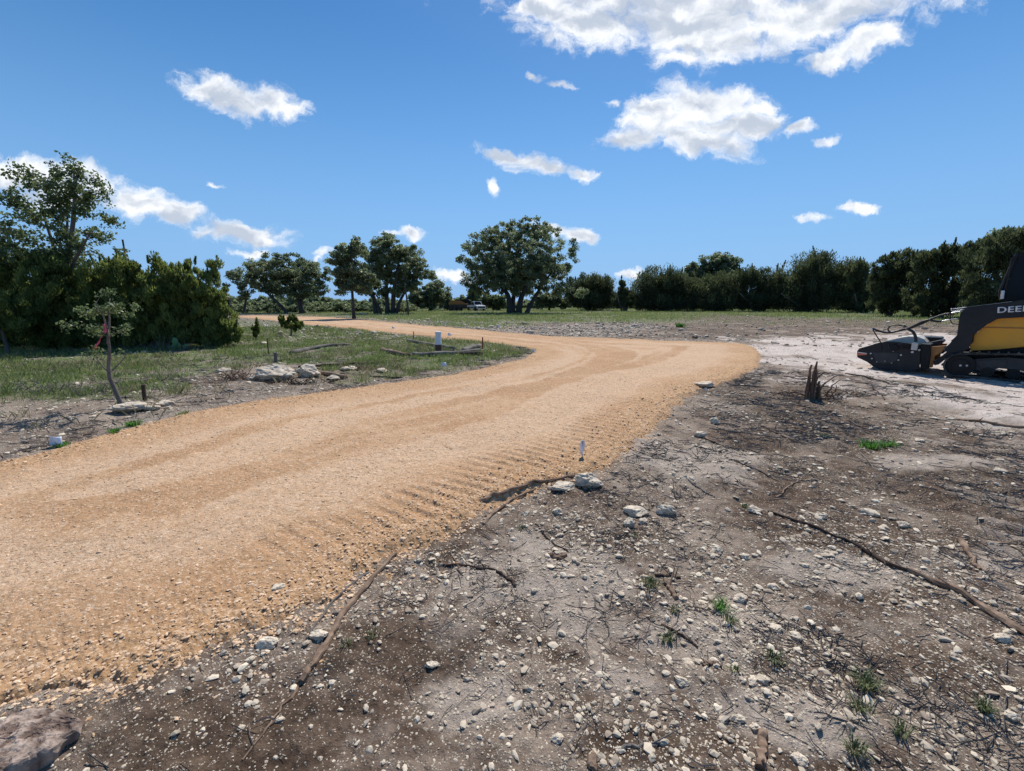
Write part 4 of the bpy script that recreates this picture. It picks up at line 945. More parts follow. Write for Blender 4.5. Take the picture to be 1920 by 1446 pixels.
wood('scrub', 'low dark scrub beneath the left oaks', pts, 0, .34, 60, M['oak'], 79)
print('trees', time.time() - T0)
# brush heap in front of the thicket, prickly pear
def brush(name, lb, px, py, wpx, hm, n, seed, m=GBk, rad=.008):
    r_ = np.random.default_rng(seed); k = m_at(px, py); p = at(px, py); mb = MB()
    for _ in range(n):
        a = np.array([r_.uniform(-.5, .5) * wpx * k, r_.uniform(-.35, .35) * max(.5, wpx * k * .4), 0]); ang = r_.uniform(0, 2 * np.pi); L = r_.uniform(.25, .9) * max(hm * 1.8, .4)
        el = r_.uniform(.0, .8); d = np.array([math.cos(ang) * math.cos(el), math.sin(ang) * math.cos(el) * .7, math.sin(el)]) * L
        d[2] = min(d[2], hm); a[2] = float(surf(p.x + a[0], p.y + a[1])[0]) - p.z
        m_ = a + d * .5 + r_.normal(size=3) * L * .10; e = a + d; e[2] = max(e[2], .02); m_[2] = max(m_[2], .01)
        mb.tube([a, (a + m_) / 2 + r_.normal(size=3) * .01, m_, (m_ + e) / 2 + r_.normal(size=3) * .02, e], np.linspace(rad * r_.uniform(.5, 1.3), rad * .25, 5), 4, t=float(r_.random()))
        for q in range(2):
            s0 = m_ + (e - m_) * r_.random(); s1 = s0 + r_.normal(size=3) * L * .18; s1[2] = max(s1[2], .01)
            mb.tube([s0, (s0 + s1) / 2 + r_.normal(size=3) * .008, s1], [rad * .4, rad * .3, rad * .15], 3, t=float(r_.random()))
    return tag(mb.build(name, m, loc=p), lb, 'brush')
brush('brush_heap', 'low heap of grey cut branches at the foot of the thicket', 285, 656, 170, .5, 120, 91, rad=.012)
brush('brush_heap', 'loose dry branches on the ground left of the sapling', 120, 735, 200, .28, 110, 92, rad=.007)
brush('brush_heap', 'thin pale branches lying between the sapling and the black stub', 250, 720, 120, .28, 18, 93, rad=.008)
brush('brush_heap', 'tangle of brown twigs right of the sapling', 310, 715, 90, .3, 50, 94, rad=.004)
brush('brush_heap', 'broken wood and roots piled left of the pale boulders', 455, 712, 70, .28, 56, 95, M['wood'], .012)
brush('brush_heap', 'scattered brown bark pieces around the pale boulders', 560, 722, 120, .10, 34, 96, M['darkwood'], .014)
brush('brush_heap', 'dry twigs and bits around the log pile', 820, 660, 130, .22, 60, 97, GBk, .02)
brush('brush_heap', 'brown broken branches lying between the boulders and the white post', 700, 694, 120, .22, 44, 105, M['wood'], .016)
brush('brush_heap', 'dark roots torn up around the splintered stump', 1530, 742, 130, .08, 46, 98, M['darkwood'], .007)
brush('brush_heap', 'tangle of roots on the right road edge behind the white lumps', 1370, 760, 110, .05, 34, 99, M['greybark'], .004)
brush('brush_heap', 'dark torn roots beside the thin bent branch', 955, 1095, 34, .02, 16, 100, M['darkwood'], .002)
brush('brush_heap', 'low tangle of thin sticks on the right by the tread marks', 1840, 815, 110, .10, 30, 101, GBk, .006)
brush('brush_heap', 'thin torn roots around the pale curved stick', 1700, 900, 220, .03, 34, 102, M['greybark'], .0028)
brush('brush_heap', 'scraps of twigs among the stones near the bottom edge', 1130, 1400, 240, .02, 24, 103, M['greybark'], .0018)
brush('brush_heap', 'thin twigs spread beside the bright green weed', 1300, 1160, 200, .015, 18, 104, M['wood'], .0014)
cr = empty('prickly_pear', at(330, 656), 'prickly pear cactus with one big pad at the edge of the thicket', 'cactus')
for (dx_, dz_, s_, rz_) in ((0, .30, .13, .2), (.12, .14, .12, -.4), (-.05, .10, .12, .7), (.30, .10, .11, .3)):
    bm = bmesh.new(); bmesh.ops.create_uvsphere(bm, u_segments=14, v_segments=10, radius=1)
    for v in bm.verts: v.co = Vector((v.co.x * s_ * .8 * (1 - .18 * (v.co.z < 0) * -v.co.z), v.co.y * .018, v.co.z * s_ * 1.15))
    me = bpy.data.meshes.new('pad'); bm.to_mesh(me); bm.free(); me.materials.append(M['cactus']); me.polygons.foreach_set('use_smooth', [True] * len(me.polygons))
    link('pad', me, cr, loc=(dx_ * 1.2, 0, dz_), rot=(0, rz_ * .7, rz_))

# splintered stump
p = at(1520, 748); st = MB(); r_ = np.random.default_rng(5)
root = empty('tree_stump', p, 'splintered dark tree stump with torn roots on the cleared soil', 'stump')
for k in range(20):
    big = k < 7
    bx_, by_ = [(-.06,0),(-.035,.03),(-.01,-.02),(.02,.01),(.045,.03),(.07,-.01),(.02,.04)][k] if big else (r_.uniform(-.11,.11), r_.uniform(-.08,.08))
    bx_ *= 1.35; h = [.42,.60,.52,.66,.50,.32,.44][k] if big else r_.uniform(.10, .34)
    b0 = np.array([bx_ * 1.0, by_ * 1.1, -.03]); t_ = np.array([bx_ * 1.0 + r_.normal() * .012, by_, h])
    m1 = b0 * .55 + t_ * .45 + r_.normal(size=3) * .008; m2 = b0 * .15 + t_ * .85 + r_.normal(size=3) * .008
    st.tube([b0, m1, m2, t_], [.026, .024, .021, .014] if big else [.028, .018, .010, .003], 5, t=float(r_.uniform(.3, 1)), jit=.5)
st.build('trunk', M['stumpwood'], root)
for pth in ([(0.1,0,.02),(.2,.02,.22),(.32,.03,.36),(.42,0,.42)], [(.28,0,.0),(.33,0,.22),(.50,.05,.34)], [(.32,0,0),(.38,-.02,.12),(.44,0,.25)], [(0,0,.02),(-.2,.05,.10),(-.45,.02,.14),(-.6,.1,.05)], [(0,0,.03),(-.25,-.1,.10),(-.5,-.1,.02)], [(0,0,.02),(.25,-.1,.05),(.45,-.15,.0)], [(.05,0,.3),(.12,0,.45),(.30,.03,.47)]):
    P = np.array(pth); t = np.linspace(0, 1, len(P)); tt_ = np.linspace(0, 1, 8); P = np.stack([np.interp(tt_, t, P[:, c]) for c in range(3)], 1) + r_.normal(size=(8, 3)) * .012
    mb = MB(); mb.tube(P, np.linspace(.020, .006, 8), 6, t=.5, jit=.4); mb.build('root', M['stumpwood'], root)
# small burnt stub, stakes, posts
def stake(px, py, hpx, w, m, nm, lb, cat, lean=0, jit=.2, n=7):
    p = at(px, py); h = hpx * m_at(px, py); mb = MB(); mb.tube([(0, 0, -.05), (lean * h * .4, 0, h * .5), (lean * h, 0, h)], [w, w * .92, w * .85], n, .5, jit=jit)
    return tag(mb.build(nm, m, loc=p), lb, cat)
stake(272, 754, 30, .032, M['darkwood'], 'stump', 'short black charred stub standing right of the sapling', 'stump', .05, .4)
stake(504, 666, 30, .02, M['rust'], 'steel_stake', 'thin rusty stake standing in the grass left of the boulders', 'stake', 0)
stake(517, 678, 18, .05, M['greybark'], 'wooden_stub', 'grey broken wooden stub beside the rusty stake', 'stump', .05, .5)
stake(776, 636, 15, .022, M['rust'], 'survey_stake', 'thin brown survey stake left of the white post', 'stake', 0, 0, 4)
stake(905, 655, 22, .026, M['red'], 'survey_stake', 'red painted stake at the right end of the log pile', 'stake', 0, 0, 4)
stake(766, 593, 62, .11, M['bark'], 'wooden_pole', 'thin dark leaning pole right of the many trunked oak', 'pole', -.07, .1)
o = stake(263, 650, 192, .035, M['darkwood'], 'metal_pipe', 'dark thin pipe sticking up above the thicket', 'pipe', -.0, 0)
stake(1109, 587, 7, .05, M['wood'], 'survey_stake', 'pale short stake in the field right of the biggest oak', 'stake', 0, 0, 4)
stake(1268, 577, 5, .07, M['red'], 'survey_stake', 'orange red stake tip in front of the juniper row', 'stake', .2, 0, 4)
p = at(823, 662); k = m_at(823, 662); root = empty('utility_post', p, 'square white topped post with brown base beside the log pile', 'post')
mb = MB(); mb.box((-5.6 * k, -5.6 * k, -.05), (5.6 * k, 5.6 * k, 17 * k)); mb.build('post_base', M['brownpost'], root, .008)
mb = MB(); mb.box((-4.8 * k, -4.8 * k, 17 * k), (4.8 * k, 4.8 * k, 38 * k)); mb.box((-5.2 * k, -5.2 * k, 38 * k), (5.2 * k, 5.2 * k, 41 * k)); mb.build('post_cap', M['white'], root, .008)
# pin flags
FL = [(1091,862,32,'tall thin white pin flag on the gravel edge above the grey boulder',.5),
      (92,838,22,'widest white pin flag, nearest one at the left road edge',1.0),
      (996,664,10,'white pin flag at the inner corner of the bend',.9),(827,690,13,'white pin flag in the grass below the white post',.9),
      (840,633,8,'white pin flag standing right above the white post',.9),(735,619,6,'tiny white pin flag left of the white post on the road',.9),
      (831,609,5,'tiny white pin flag on the far side of the road',.9),(635,597,4,'tiny white pin flag under the single trunked oak, left one',.9),(650,598,5,'tiny white pin flag under the single trunked oak, right one',.9),
      (933,616,6,'tiny white pin flag at the far rubble strip',.9),(1321,732,6,'small white pin flag lying at the right road edge near the stump',.9)]
for i, (px, py, h, lb, asp) in enumerate(FL):
    k = m_at(px, py); H = h * k; p = at(px, py); root = empty('pin_flag', p, lb, 'flag', 'white pin flags marking the road', rz=rng.uniform(-.3, .3))
    mb = MB(); mb.tube([(0, 0, -.03), (.003, 0, H * .5), (0, 0, H)], max(.0022, .14 * k), 5); mb.build('wire', M['wire'], root)
    w = H * asp * ((1.35 if i == 1 else .95) if i else .42); V = []; nx, nz = 8, 7; lo = .12 if i == 1 else (.30 if i else .0)
    for a in range(nx + 1):
        for b in range(nz + 1):
            u = a / nx; v = b / nz
            if i == 0:   # hangs furled round its wire
                x_ = (u - .5) * w * (.5 + .9 * math.sin(math.pi * min(1, .15 + (1 - v) * .9))) ; z_ = H * (.10 + .9 * v); y_ = .012 * math.sin(u * 7 + v * 4)
            else: x_ = u * w * (1 - .18 * v) * (1 if i == 1 else 1); z_ = H * (lo + (1 - lo) * v) - u * H * .10 + (.08 * H * u * (1 - v)); y_ = .12 * w * math.sin(u * 5 + v * 2)
            V.append((x_, y_, z_))
    Fc = [(a * (nz + 1) + b, (a + 1) * (nz + 1) + b, (a + 1) * (nz + 1) + b + 1, a * (nz + 1) + b + 1) for a in range(nx) for b in range(nz)]
    mb = MB(); mb.add(V, Fc); o = mb.build('flag_sheet', M['flag'], root, smooth=True)
    sm = o.modifiers.new('thickness', 'SOLIDIFY'); sm.thickness = .0012 + .02 * k
# pink tape on the sapling
g = G(223, 762); Yt = g[1] - .06
def tape(pp, w, nm_lb):
    P = [PY(a, b, Yt) for a, b in pp]; mb = MB(); V = []; 
    for i, (x_, z_) in enumerate(P):
        ww = w * (1 + .3 * math.sin(i * 2.1)); V += [(x_ - ww, Yt - .02 + .02 * math.sin(i * 1.7), z_), (x_ + ww, Yt - .02 - .02 * math.sin(i * 2.3), z_ + .008)]
    mb.add(V, [(2 * i, 2 * i + 1, 2 * i + 3, 2 * i + 2) for i in range(len(P) - 1)])
    o = mb.build('tape', M['pink'], smooth=True); sm = o.modifiers.new('thickness', 'SOLIDIFY'); sm.thickness = .002; tag(o, nm_lb, 'tape')
tape([(196,608),(199,613),(198,619),(202,624)], .022, 'pink tape wound round the upper fork of the sapling')
tape([(194,630),(190,636),(187,642),(184,649),(181,654)], .016, 'pink tape tail hanging left of the sapling stem')

# ------------------------------------------------------------------ the loader
FD = np.array([-.656, .755]); FD /= np.linalg.norm(FD); XL = -FD; NL = np.array([FD[1], -FD[0]]); NL = np.array([-XL[1], XL[0]])
P0 = G(1781, 706)
YAW = math.atan2(XL[1], XL[0])
def MP(zx, zy, w=0.):      # enlargement coordinates -> (x,z) in the machine's side plane shifted inwards by w
    px, py = 1580 + zx / 5.165, 460 + zy / 5.165; d = ray(px, py); O = P0 + NL * w
    A_ = np.array([[d[0], -XL[0]], [d[1], -XL[1]]]); t, s_ = np.linalg.solve(A_, O)
    return (s_, CH + d[2] * t)
def poly(pts, w=0.): return [MP(a, b, w) for a, b in pts]
ldr = empty('track_loader', (P0[0], P0[1], 0.), 'black and yellow compact track loader parked on the pale dust', 'loader', rz=YAW)
x0, z0 = MP(1040, 1270)
cI = MP(1140, 1165); rI = .245
xr = cI[0] + 1.85; cR = (xr, cI[1] + .13); rS = .29
def belt(off):
    P = []
    for a in np.linspace(math.pi * 1.5, math.pi * .55, 14): P.append((cI[0] + (rI + off) * math.cos(a), cI[1] + (rI + off) * math.sin(a)))
    for t in np.linspace(0, 1, 12)[1:-1]:
        a0 = (cI[0], cI[1] + rI + off); b0 = (cR[0], cR[1] + rS + off); P.append((a0[0] * (1 - t) + b0[0] * t, a0[1] * (1 - t) + b0[1] * t - .015 * math.sin(math.pi * t)))
    for a in np.linspace(math.pi * .5, -math.pi * .40, 14): P.append((cR[0] + (rS + off) * math.cos(a), cR[1] + (rS + off) * math.sin(a)))
    for t in np.linspace(0, 1, 12)[1:-1]:
        P.append((cR[0] * (1 - t) + cI[0] * t, .035 - off if True else 0))
    return P
def resample(P, n):
    P = np.array(P + [P[0]]); L = np.concatenate([[0], np.cumsum(np.linalg.norm(np.diff(P, axis=0), axis=1))]); t = np.linspace(0, L[-1], n, endpoint=False)
    return np.stack([np.interp(t, L, P[:, 0]), np.interp(t, L, P[:, 1])], 1)
zI = cI[1] - rI
for w0, w1 in ((0., .42), (1.5, 1.92)):
    outer = resample(belt(.035), 120); inner = resample(belt(0.), 120); n = 120
    outer[:, 1] = np.maximum(outer[:, 1], .012); inner[:, 1] = np.maximum(inner[:, 1], .05)
    mb = MB(); V = [(a[0], w, a[1]) for w in (w0, w1) for a in outer] + [(a[0], w, a[1]) for w in (w0, w1) for a in inner]
    Fc = []
    for i in range(n):
        j = (i + 1) % n
        Fc += [(i, j, n + j, n + i), (2 * n + j, 2 * n + i, 3 * n + i, 3 * n + j), (j, i, 2 * n + i, 2 * n + j), (n + i, n + j, 3 * n + j, 3 * n + i)]
    mb.add(V, Fc)
    for i in range(0, n, 3):   # tread lugs
        a = outer[i]; tg = outer[(i + 1) % n] - outer[i - 1]; tg /= np.linalg.norm(tg); nm = np.array([-tg[1], tg[0]]); hl = .022
        c0 = a - tg * hl; c1 = a + tg * hl; e = .028
        nm = nm if np.dot(nm, a - np.array([(cI[0] + cR[0]) / 2, cI[1]])) > 0 else -nm
        q = [c0 - nm * .01, c1 - nm * .01, c1 * 1 + nm * e - tg * .006, c0 + nm * e + tg * .006]; q = [(v[0], max(v[1], .0)) for v in q]
        mb.prism(q, w0 - .004, w1 + .004)
    for i in range(1, n, 3):   # guide teeth seen from the side
        a = inner[i]; ctr = np.array([(cI[0] + cR[0]) / 2, cI[1]]); d = ctr - a; d /= np.linalg.norm(d)
        mb.prism([(a[0] - .02, a[1]), (a[0] + .02, a[1]), (a[0] + .012, a[1] + d[1] * .04), (a[0] - .012, a[1] + d[1] * .04)], w0 + .15, w0 + .2)
    tr = mb.build('track', M['rubber'], ldr)
    mb = MB(); mb.cyl(cI, rI - .008, w0 + .05, w1 - .05, 32); mb.cyl(cI, rI * .55, w0 + .025, w1 - .03, 24); mb.build('idler_wheel', M['blacksat'], ldr, .006)
    mb = MB(); mb.cyl(cI, .022, w0 + .004, w0 + .04, 12); mb.cyl((cI[0] + .10, cI[1] + .008), .020, w0 - .002, w0 + .06, 12); mb.build('hub_bolt', M['greycover'], ldr)
    mb = MB(); mb.cyl(cR, rS - .008, w0 + .06, w1 - .06, 18); mb.cyl(cR, rS * .5, w0 + .03, w1 - .03, 18); mb.build('sprocket', M['blacksat'], ldr, .006)
    for k in range(4): mb = MB(); mb.cyl((cI[0] + .42 + k * .37, .16), .105, w0 + .06, w1 - .06, 20); mb.cyl((cI[0] + .42 + k * .37, .16), .045, w0 + .03, w1 - .03, 14); mb.build('roller', M['blacksat'], ldr, .006)
    wo = w0 if w0 == 0 else w0
    mb = MB(); mb.prism(poly([(1150,1140),(1300,1105),(1480,1095),(1600,1090)]) + [(cR[0] - .15, cR[1] + .06), (cR[0] - .1, .17)] + poly([(1590,1205),(1500,1195),(1440,1235),(1380,1250),(1300,1215),(1160,1190)]), w0 + .10, w1 - .12)
    mb.build('track_frame', M['frame'], ldr, .012)
    mb = MB(); mb.prism(poly([(1290,1120),(1470,1110),(1590,1108),(1570,1190),(1450,1185),(1410,1235),(1350,1230)]), w0 + .075, w0 + .098); mb.build('frame_plate', M['frame'], ldr, .008)
# body between the tracks
mb = MB(); mb.prism([(cI[0] + .12, .28), (cI[0] + .10, .62), (cI[0] + .55, 1.25), (xr + .35, 1.30), (xr + .5, .7), (xr + .35, .30)], .44, 1.48); mb.build('chassis', M['black'], ldr, .02)
for w0, w1, nm in ((.26, .40, 0), (1.52, 1.66, 1)):
    ye = poly([(1495,706),(1756,692)], w0) + [(xr + .25, 1.28), (xr + .38, .72)] + poly([(1756,985),(1500,1010),(1240,1022),(1225,975),(1265,940),(1272,872),(1330,820),(1400,770)], w0)
    mb = MB(); mb.prism(ye, w0 + .02, w1 + .04); pn = mb.build('side_panel', M['yellow'], ldr, .015)
    mb = MB(); a_ = MP(1350, 800, w0); mb.prism([(a_[0], a_[1]), (a_[0] + .03, a_[1] + .022), (xr + .27, a_[1] + .05), (xr + .3, a_[1] + .02)], w0 + .004, w0 + .019); mb.build('panel_crease', M['orange'], pn)
arm_pts = [(1205,597),(1640,545),(1756,526)]
arm_low = [(1756,695),(1500,712),(1400,768),(1320,828),(1262,870),(1250,940),(1215,1005),(1130,1050),(1050,1078),(1000,1100),(930,1155),(885,1165),(880,1135),(930,1090),(1010,1040),(985,1005),(1080,905),(1108,870),(1122,745),(1140,655)]
for w0, w1 in ((.10, .27), (1.65, 1.82)):
    b_ = MP(1756, 526, .1); c_ = MP(1756, 695, .1)
    pts = poly(arm_pts, .10) + [(b_[0] + .9, b_[1] + .06), (xr + .45, 1.55), (xr + .40, 1.20), (c_[0] + .5, c_[1])] + poly(arm_low, .10)
    mb = MB(); mb.prism(pts, w0, w1); arm = mb.build('lift_arm', M['black'], ldr, .010)
    if w0 < 1:
        t0 = MP(1215, 600, .1); t1 = MP(1640, 549, .1); mb = MB(); mb.prism([(t0[0], t0[1] + .004), (t1[0], t1[1] + .004), (t1[0], t1[1] + .012), (t0[0], t0[1] + .012)], w0 + .01, w1 - .01); mb.build('arm_highlight', M['greycover'], arm)  # highlight on the arm's top edge, put in as a pale grey strip
        # lettering, set along the arm
        a_ = MP(1490, 655, .1); bt = MP(1497, 600, .1); c_ = MP(1756, 640, .1)
        cu = bpy.data.curves.new('lettering', 'FONT'); cu.body = 'DEERE'; cu.size = 1; cu.extrude = .0; cu.offset = .022; cu.space_character = 1.05
        to = bpy.data.objects.new('tmp', cu); COL.objects.link(to); bpy.context.view_layer.update()
        tm = bpy.data.meshes.new_from_object(to.evaluated_get(bpy.context.evaluated_depsgraph_get())); bpy.data.objects.remove(to)
        hh = abs(bt[1] - a_[1]); ang = math.atan2(c_[1] - a_[1], c_[0] - a_[0])
        lo_ = np.array([v.co[:] for v in tm.vertices]); hx = .70; s_ = hh / .70
        bm = bmesh.new(); bm.from_mesh(tm); ret = bmesh.ops.extrude_face_region(bm, geom=bm.faces[:]); bmesh.ops.translate(bm, vec=(0, 0, .012), verts=[v for v in ret['geom'] if isinstance(v, bmesh.types.BMVert)])
        bmesh.ops.recalc_face_normals(bm, faces=bm.faces[:]); bm.to_mesh(tm); bm.free()
        tm.materials.clear(); tm.materials.append(M['lettering'])
        l = link('lettering', tm, arm, loc=(a_[0], w0 - .001, a_[1])); l.rotation_euler = (R(90), -ang, 0); l.scale = (s_ * 1.12, s_, .25)
mb = MB(); mb.tube([(MP(960,1030,.3)[0], .25, MP(960,1030,.3)[1]), (MP(960,1030,.3)[0], 1.67, MP(960,1030,.3)[1])], .05, 12); mb.build('cross_tube', M['black'], ldr)
# tilt cylinder and coupler
a_, b_ = MP(1000, 1000, .3), MP(1150, 860, .3)
for w in (.42, 1.5): mb = MB(); mb.tube([(a_[0], w, a_[1]), (b_[0], w, b_[1])], .022, 10); mb.tube([(MP(1060,940,.3)[0], w, MP(1060,940,.3)[1]), (MP(1190,820,.3)[0], w, MP(1190,820,.3)[1])], .04, 12); mb.build('tilt_cylinder', M['black'], ldr)
mb = MB(); mb.prism(poly([(855,985),(1000,972),(975,1010),(960,1035),(890,1075),(868,1185),(830,1185),(838,1100),(852,1040)], .15), .16, .26)
mb.prism(poly([(855,985),(960,990),(890,1075),(868,1185),(830,1185),(838,1100),(852,1040)], .15), 1.55, 1.65)
q0, q1 = MP(850, 1000, .15), MP(850, 1160, .15); mb.box((q0[0] - .03, .26, q1[1]), (q0[0] + .02, 1.55, q0[1])); mb.build('coupler', M['orange'], ldr, .008)
# cab
cw = .42
cab = poly([(1690,78),(1756,66)], cw) ; e = MP(1756, 66, cw)
cabp = cab + [(e[0] + 1.0, e[1] + .06), (e[0] + 1.1, 1.35)] + poly([(1756,560),(1535,540),(1522,450),(1590,290)], cw)
mb = MB(); mb.prism(cabp, cw + .03, 1.48); mb.build('cab', M['blacksat'], ldr, .02)
edge_ = [(1690,78),(1590,290),(1522,450),(1534,530)]
for w in (cw, 1.49):
    P = [MP(a, b, cw) for a, b in edge_]; mb = MB(); mb.tube([(a, w, b) for a, b in P], .028, 8); mb.build('cab_pillar', M['black'], ldr)
P = [MP(a, b, cw) for a, b in [(1640,130),(1600,330),(1570,430),(1550,470)]]; mb = MB()
mb.tube([(a, cw - .02, b) for a, b in P], .016, 8)
for a, b in P: mb.tube([(a - .02, cw - .03, b), (a + .03, cw - .03, b + .02)], .02, 6)
mb.build('light_bar', M['black'], ldr)
q = MP(1553, 440, cw); q2 = MP(1543, 520, cw); mb = MB(); mb.tube([(q[0], cw - .06, q[1]), (q2[0], cw - .06, q2[1])], .03, 12); mb.build('work_light', M['steel'], ldr)
gl = poly([(1712,120),(1756,112)], cw) + [(e[0] + .75, e[1] - .06), (e[0] + .8, 1.75)] + poly([(1756,500),(1600,500),(1570,460),(1625,300)], cw)
mb = MB(); mb.prism(gl, cw + .018, cw + .029); mb.build('side_window', M['glass'], ldr)
for k in range(9):
    a = gl[0][0] - .1 + k * .12
mb = MB(); 
mb.box((xr + .3, .42, .55), (xr + .72, 1.5, 1.45)); mb.build('engine_cover', M['black'], ldr, .05)
# hoses on the arm and to the cutter
def hose(pts, w, r, nm, m, par, w2=None):
    P = [(*MP(a, b, w), 0) for a, b in pts]; n = len(P); t = np.linspace(0, 1, n); tt_ = np.linspace(0, 1, n * 5)
    ws = np.linspace(w, w2 if w2 is not None else w, n)
    Q = np.stack([np.interp(tt_, t, [p_[0] for p_ in P]), np.interp(tt_, t, ws), np.interp(tt_, t, [p_[1] for p_ in P])], 1)
    for _ in range(3): Q[1:-1] = (Q[:-2] + Q[2:] + 2 * Q[1:-1]) / 4
    mb = MB(); mb.tube(Q, r, 8); return mb.build(nm, m, par, smooth=True)
hose([(1205,600),(1060,618),(1052,612),(1055,640),(1180,622)], .10, .010, 'hydraulic_pipe', M['steel'], ldr)
hose([(1150,640),(1060,655),(1000,672)], .14, .016, 'hydraulic_pipe', M['steel'], ldr)
hose([(1045,645),(1040,720),(1060,760),(1125,765)], .12, .010, 'hose', M['hose'], ldr)
hose([(1040,660),(960,675),(880,705),(830,720)], .14, .022, 'hose', M['hose'], ldr)
hose([(1120,712),(1010,722),(960,735)], .12, .010, 'hydraulic_pipe', M['steel'], ldr)
hose([(955,738),(900,738),(840,722),(780,735),(700,775),(640,805),(560,825),(450,850),(380,840),(320,820),(285,805)], .12, .024, 'hose', M['hose'], ldr)
hose([(640,800),(600,785),(520,770),(455,785),(435,815),(455,842),(500,835)], .16, .016, 'hose', M['hose'], ldr)
hose([(620,805),(680,835),(705,880),(710,935)], .10, .030, 'hose', M['hose'], ldr)
hose([(850,716),(760,760),(660,800)], .2, .028, 'hose', M['hose'], ldr)

# the cutter head, a thing of its own carried by the loader
cut = empty('brush_cutter', (P0[0], P0[1], 0.), 'black brush cutter head with bolted side plate on the front of the loader', 'cutter', rz=YAW)
side = [(140,1025),(160,1000),(350,946),(430,931),(520,935),(640,950),(700,960),(745,958),(752,1060),(745,1188),(690,1215),(600,1232),(480,1226),(360,1205),(300,1180),(240,1132),(140,1085)]
sp_ = poly(side, 0.)
sp_ = [(a, max(b, .015)) for a, b in sp_]
for w0, w1 in ((0., .025), (1.72, 1.745)): mb = MB(); mb.prism(sp_, w0, w1); pl = mb.build('side_plate', M['black'], cut, .006)
rc = poly([(285,1036),(420,1038),(548,1048),(522,1118),(465,1140),(410,1146),(330,1132)], 0.)
mb = MB(); mb.prism(rc, -.018, -.001); mb.build('skid_plate', M['frame'], cut, .006)
for (a, b, rr) in ((272,1048,.019),(283,1097,.017),(565,1063,.020),(540,1112,.018),(330,1130,.011),(410,1122,.010),(475,1140,.012),(490,1025,.010),(675,1035,.026),(742,1015,.022)):
    c = MP(a, b, -.02); mb = MB(); mb.cyl(c, rr, -.034, -.0185 if rr < .02 or a == 565 else -.001, 10); mb.build('bolt', M['greycover'], cut)
mb = MB(); mb.prism(poly([(150,1040),(235,1050),(232,1062),(148,1066)], 0.), -.004, -.0008); mb.build('decal', M['decal'], cut)
mb = MB(); mb.prism(poly([(150,1033),(235,1045),(235,1050),(150,1040)], 0.), -.004, -.0008); mb.build('decal', M['lettering'], cut)
dk = poly([(340,950),(430,925),(560,893),(640,880),(730,882),(790,905),(830,945),(740,958),(600,955)], .6)
mb = MB(); mb.prism(dk, .45, 1.3); mb.build('deck_cover', M['greycover'], cut, .02)
mb = MB(); t_ = [MP(160,1003,0), MP(430,945,0), MP(745,965,0), MP(750,1150,0), MP(600,1130,0), MP(300,1120,0), MP(190,1080,0)]
mb.prism(t_, .026, 1.719); mb.build('deck', M['black'], cut, .01)
mb = MB(); mb.prism(poly([(735,885),(955,895),(962,912),(880,930),(822,948)], 1.0), 1.0, 1.6); mb.build('rear_guard', M['black'], cut, .01)
mb = MB(); mb.prism(poly([(822,945),(955,918),(975,935),(950,960),(850,965)], .7), .7, 1.4); mb.build('deck_step', M['frame'], cut, .01)
mb = MB(); mb.prism([(a, max(b, .03)) for a, b in poly([(752,955),(850,962),(852,1060),(830,1200),(770,1205),(752,1190)], .05)], .03, 1.7); mb.build('mount_frame', M['blacksat'], cut, .01)
va, vb = MP(665, 1010, .03), MP(738, 945, .03); mb = MB(); mb.box((va[0], -.08, va[1]), (vb[0], -.0012, vb[1])); mb.build('valve_block', M['greycover'], cut, .008)
va, vb = MP(585, 1000, .03), MP(650, 960, .03); mb = MB(); mb.box((va[0], -.04, va[1]), (vb[0], -.0012, vb[1])); 
for k in range(3): mb.tube([(va[0] + k * .04, -.06, va[1]), (va[0] + k * .04 + .02, -.06, va[1] + .06)], .012, 6)
mb.build('valve', M['blacksat'], cut, .004)
hose([(285,808),(330,880),(372,945),(382,1010)], .0, .012, 'marker_rod', M['blacksat'], cut)
hose([(280,800),(290,820)], .0, .016, 'rod_tip', M['steel'], cut)
hose([(440,945),(450,990),(480,1020)], -.02, .012, 'hose', M['hose'], cut); hose([(660,960),(600,945),(540,958),(500,990)], -.02, .012, 'hose', M['hose'], cut)
q = MP(610, 900, .9); mb = MB(); mb.cyl((MP(500,990,0)[0], MP(500,990,0)[1]), .085, -.05, -.0012, 20); mb.build('motor', M['blacksat'], cut, .01)

# ------------------------------------------------------------------ pickup, trailer and machine far off
def veh_at(px, py, rz=0): g = G(px, py); return (g[0], g[1], float(surf(g[0], g[1])[0]))
pk = empty('pickup_truck', veh_at(893, 583), 'white pickup truck parked far off left of the biggest oak', 'pickup truck', rz=R(-62))
L, Wd = 5.6, 1.95
body = [(-2.75,.45),(-2.75,1.12),(-.65,1.16),(-.60,1.18),(1.15,1.20),(2.55,1.08),(2.75,.85),(2.75,.45),(2.2,.42),(2.1,.75),(1.7,.88),(1.3,.75),(1.2,.42),(-1.3,.42),(-1.4,.75),(-1.8,.88),(-2.2,.75),(-2.3,.42)]
mb = MB(); mb.prism(body, -.97, .97); mb.build('body', M['truckwhite'], pk, .04)
mb = MB(); mb.prism([(-.62,1.17),(-.45,1.90),(.55,1.93),(1.25,1.19)], -.85, .85); cb = mb.build('cabin', M['truckwhite'], pk, .05)
for s_ in (-1, 1):
    mb = MB(); mb.prism([(-.42,1.24),(-.30,1.76),(.45,1.78),(.92,1.24)], s_ * .85 if s_ > 0 else -.865, .865 if s_ > 0 else -.85); mb.build('side_window', M['glass'], pk)
mb = MB(); mb.add([(1.20,-.72,1.27),(1.20,.72,1.27),(.62,.68,1.86),(.62,-.68,1.86)], [(0,1,2,3)]); w_ = mb.build('windscreen', M['glass'], pk, loc=(.03,0,.02)); w_.modifiers.new('thickness', 'SOLIDIFY').thickness = .01
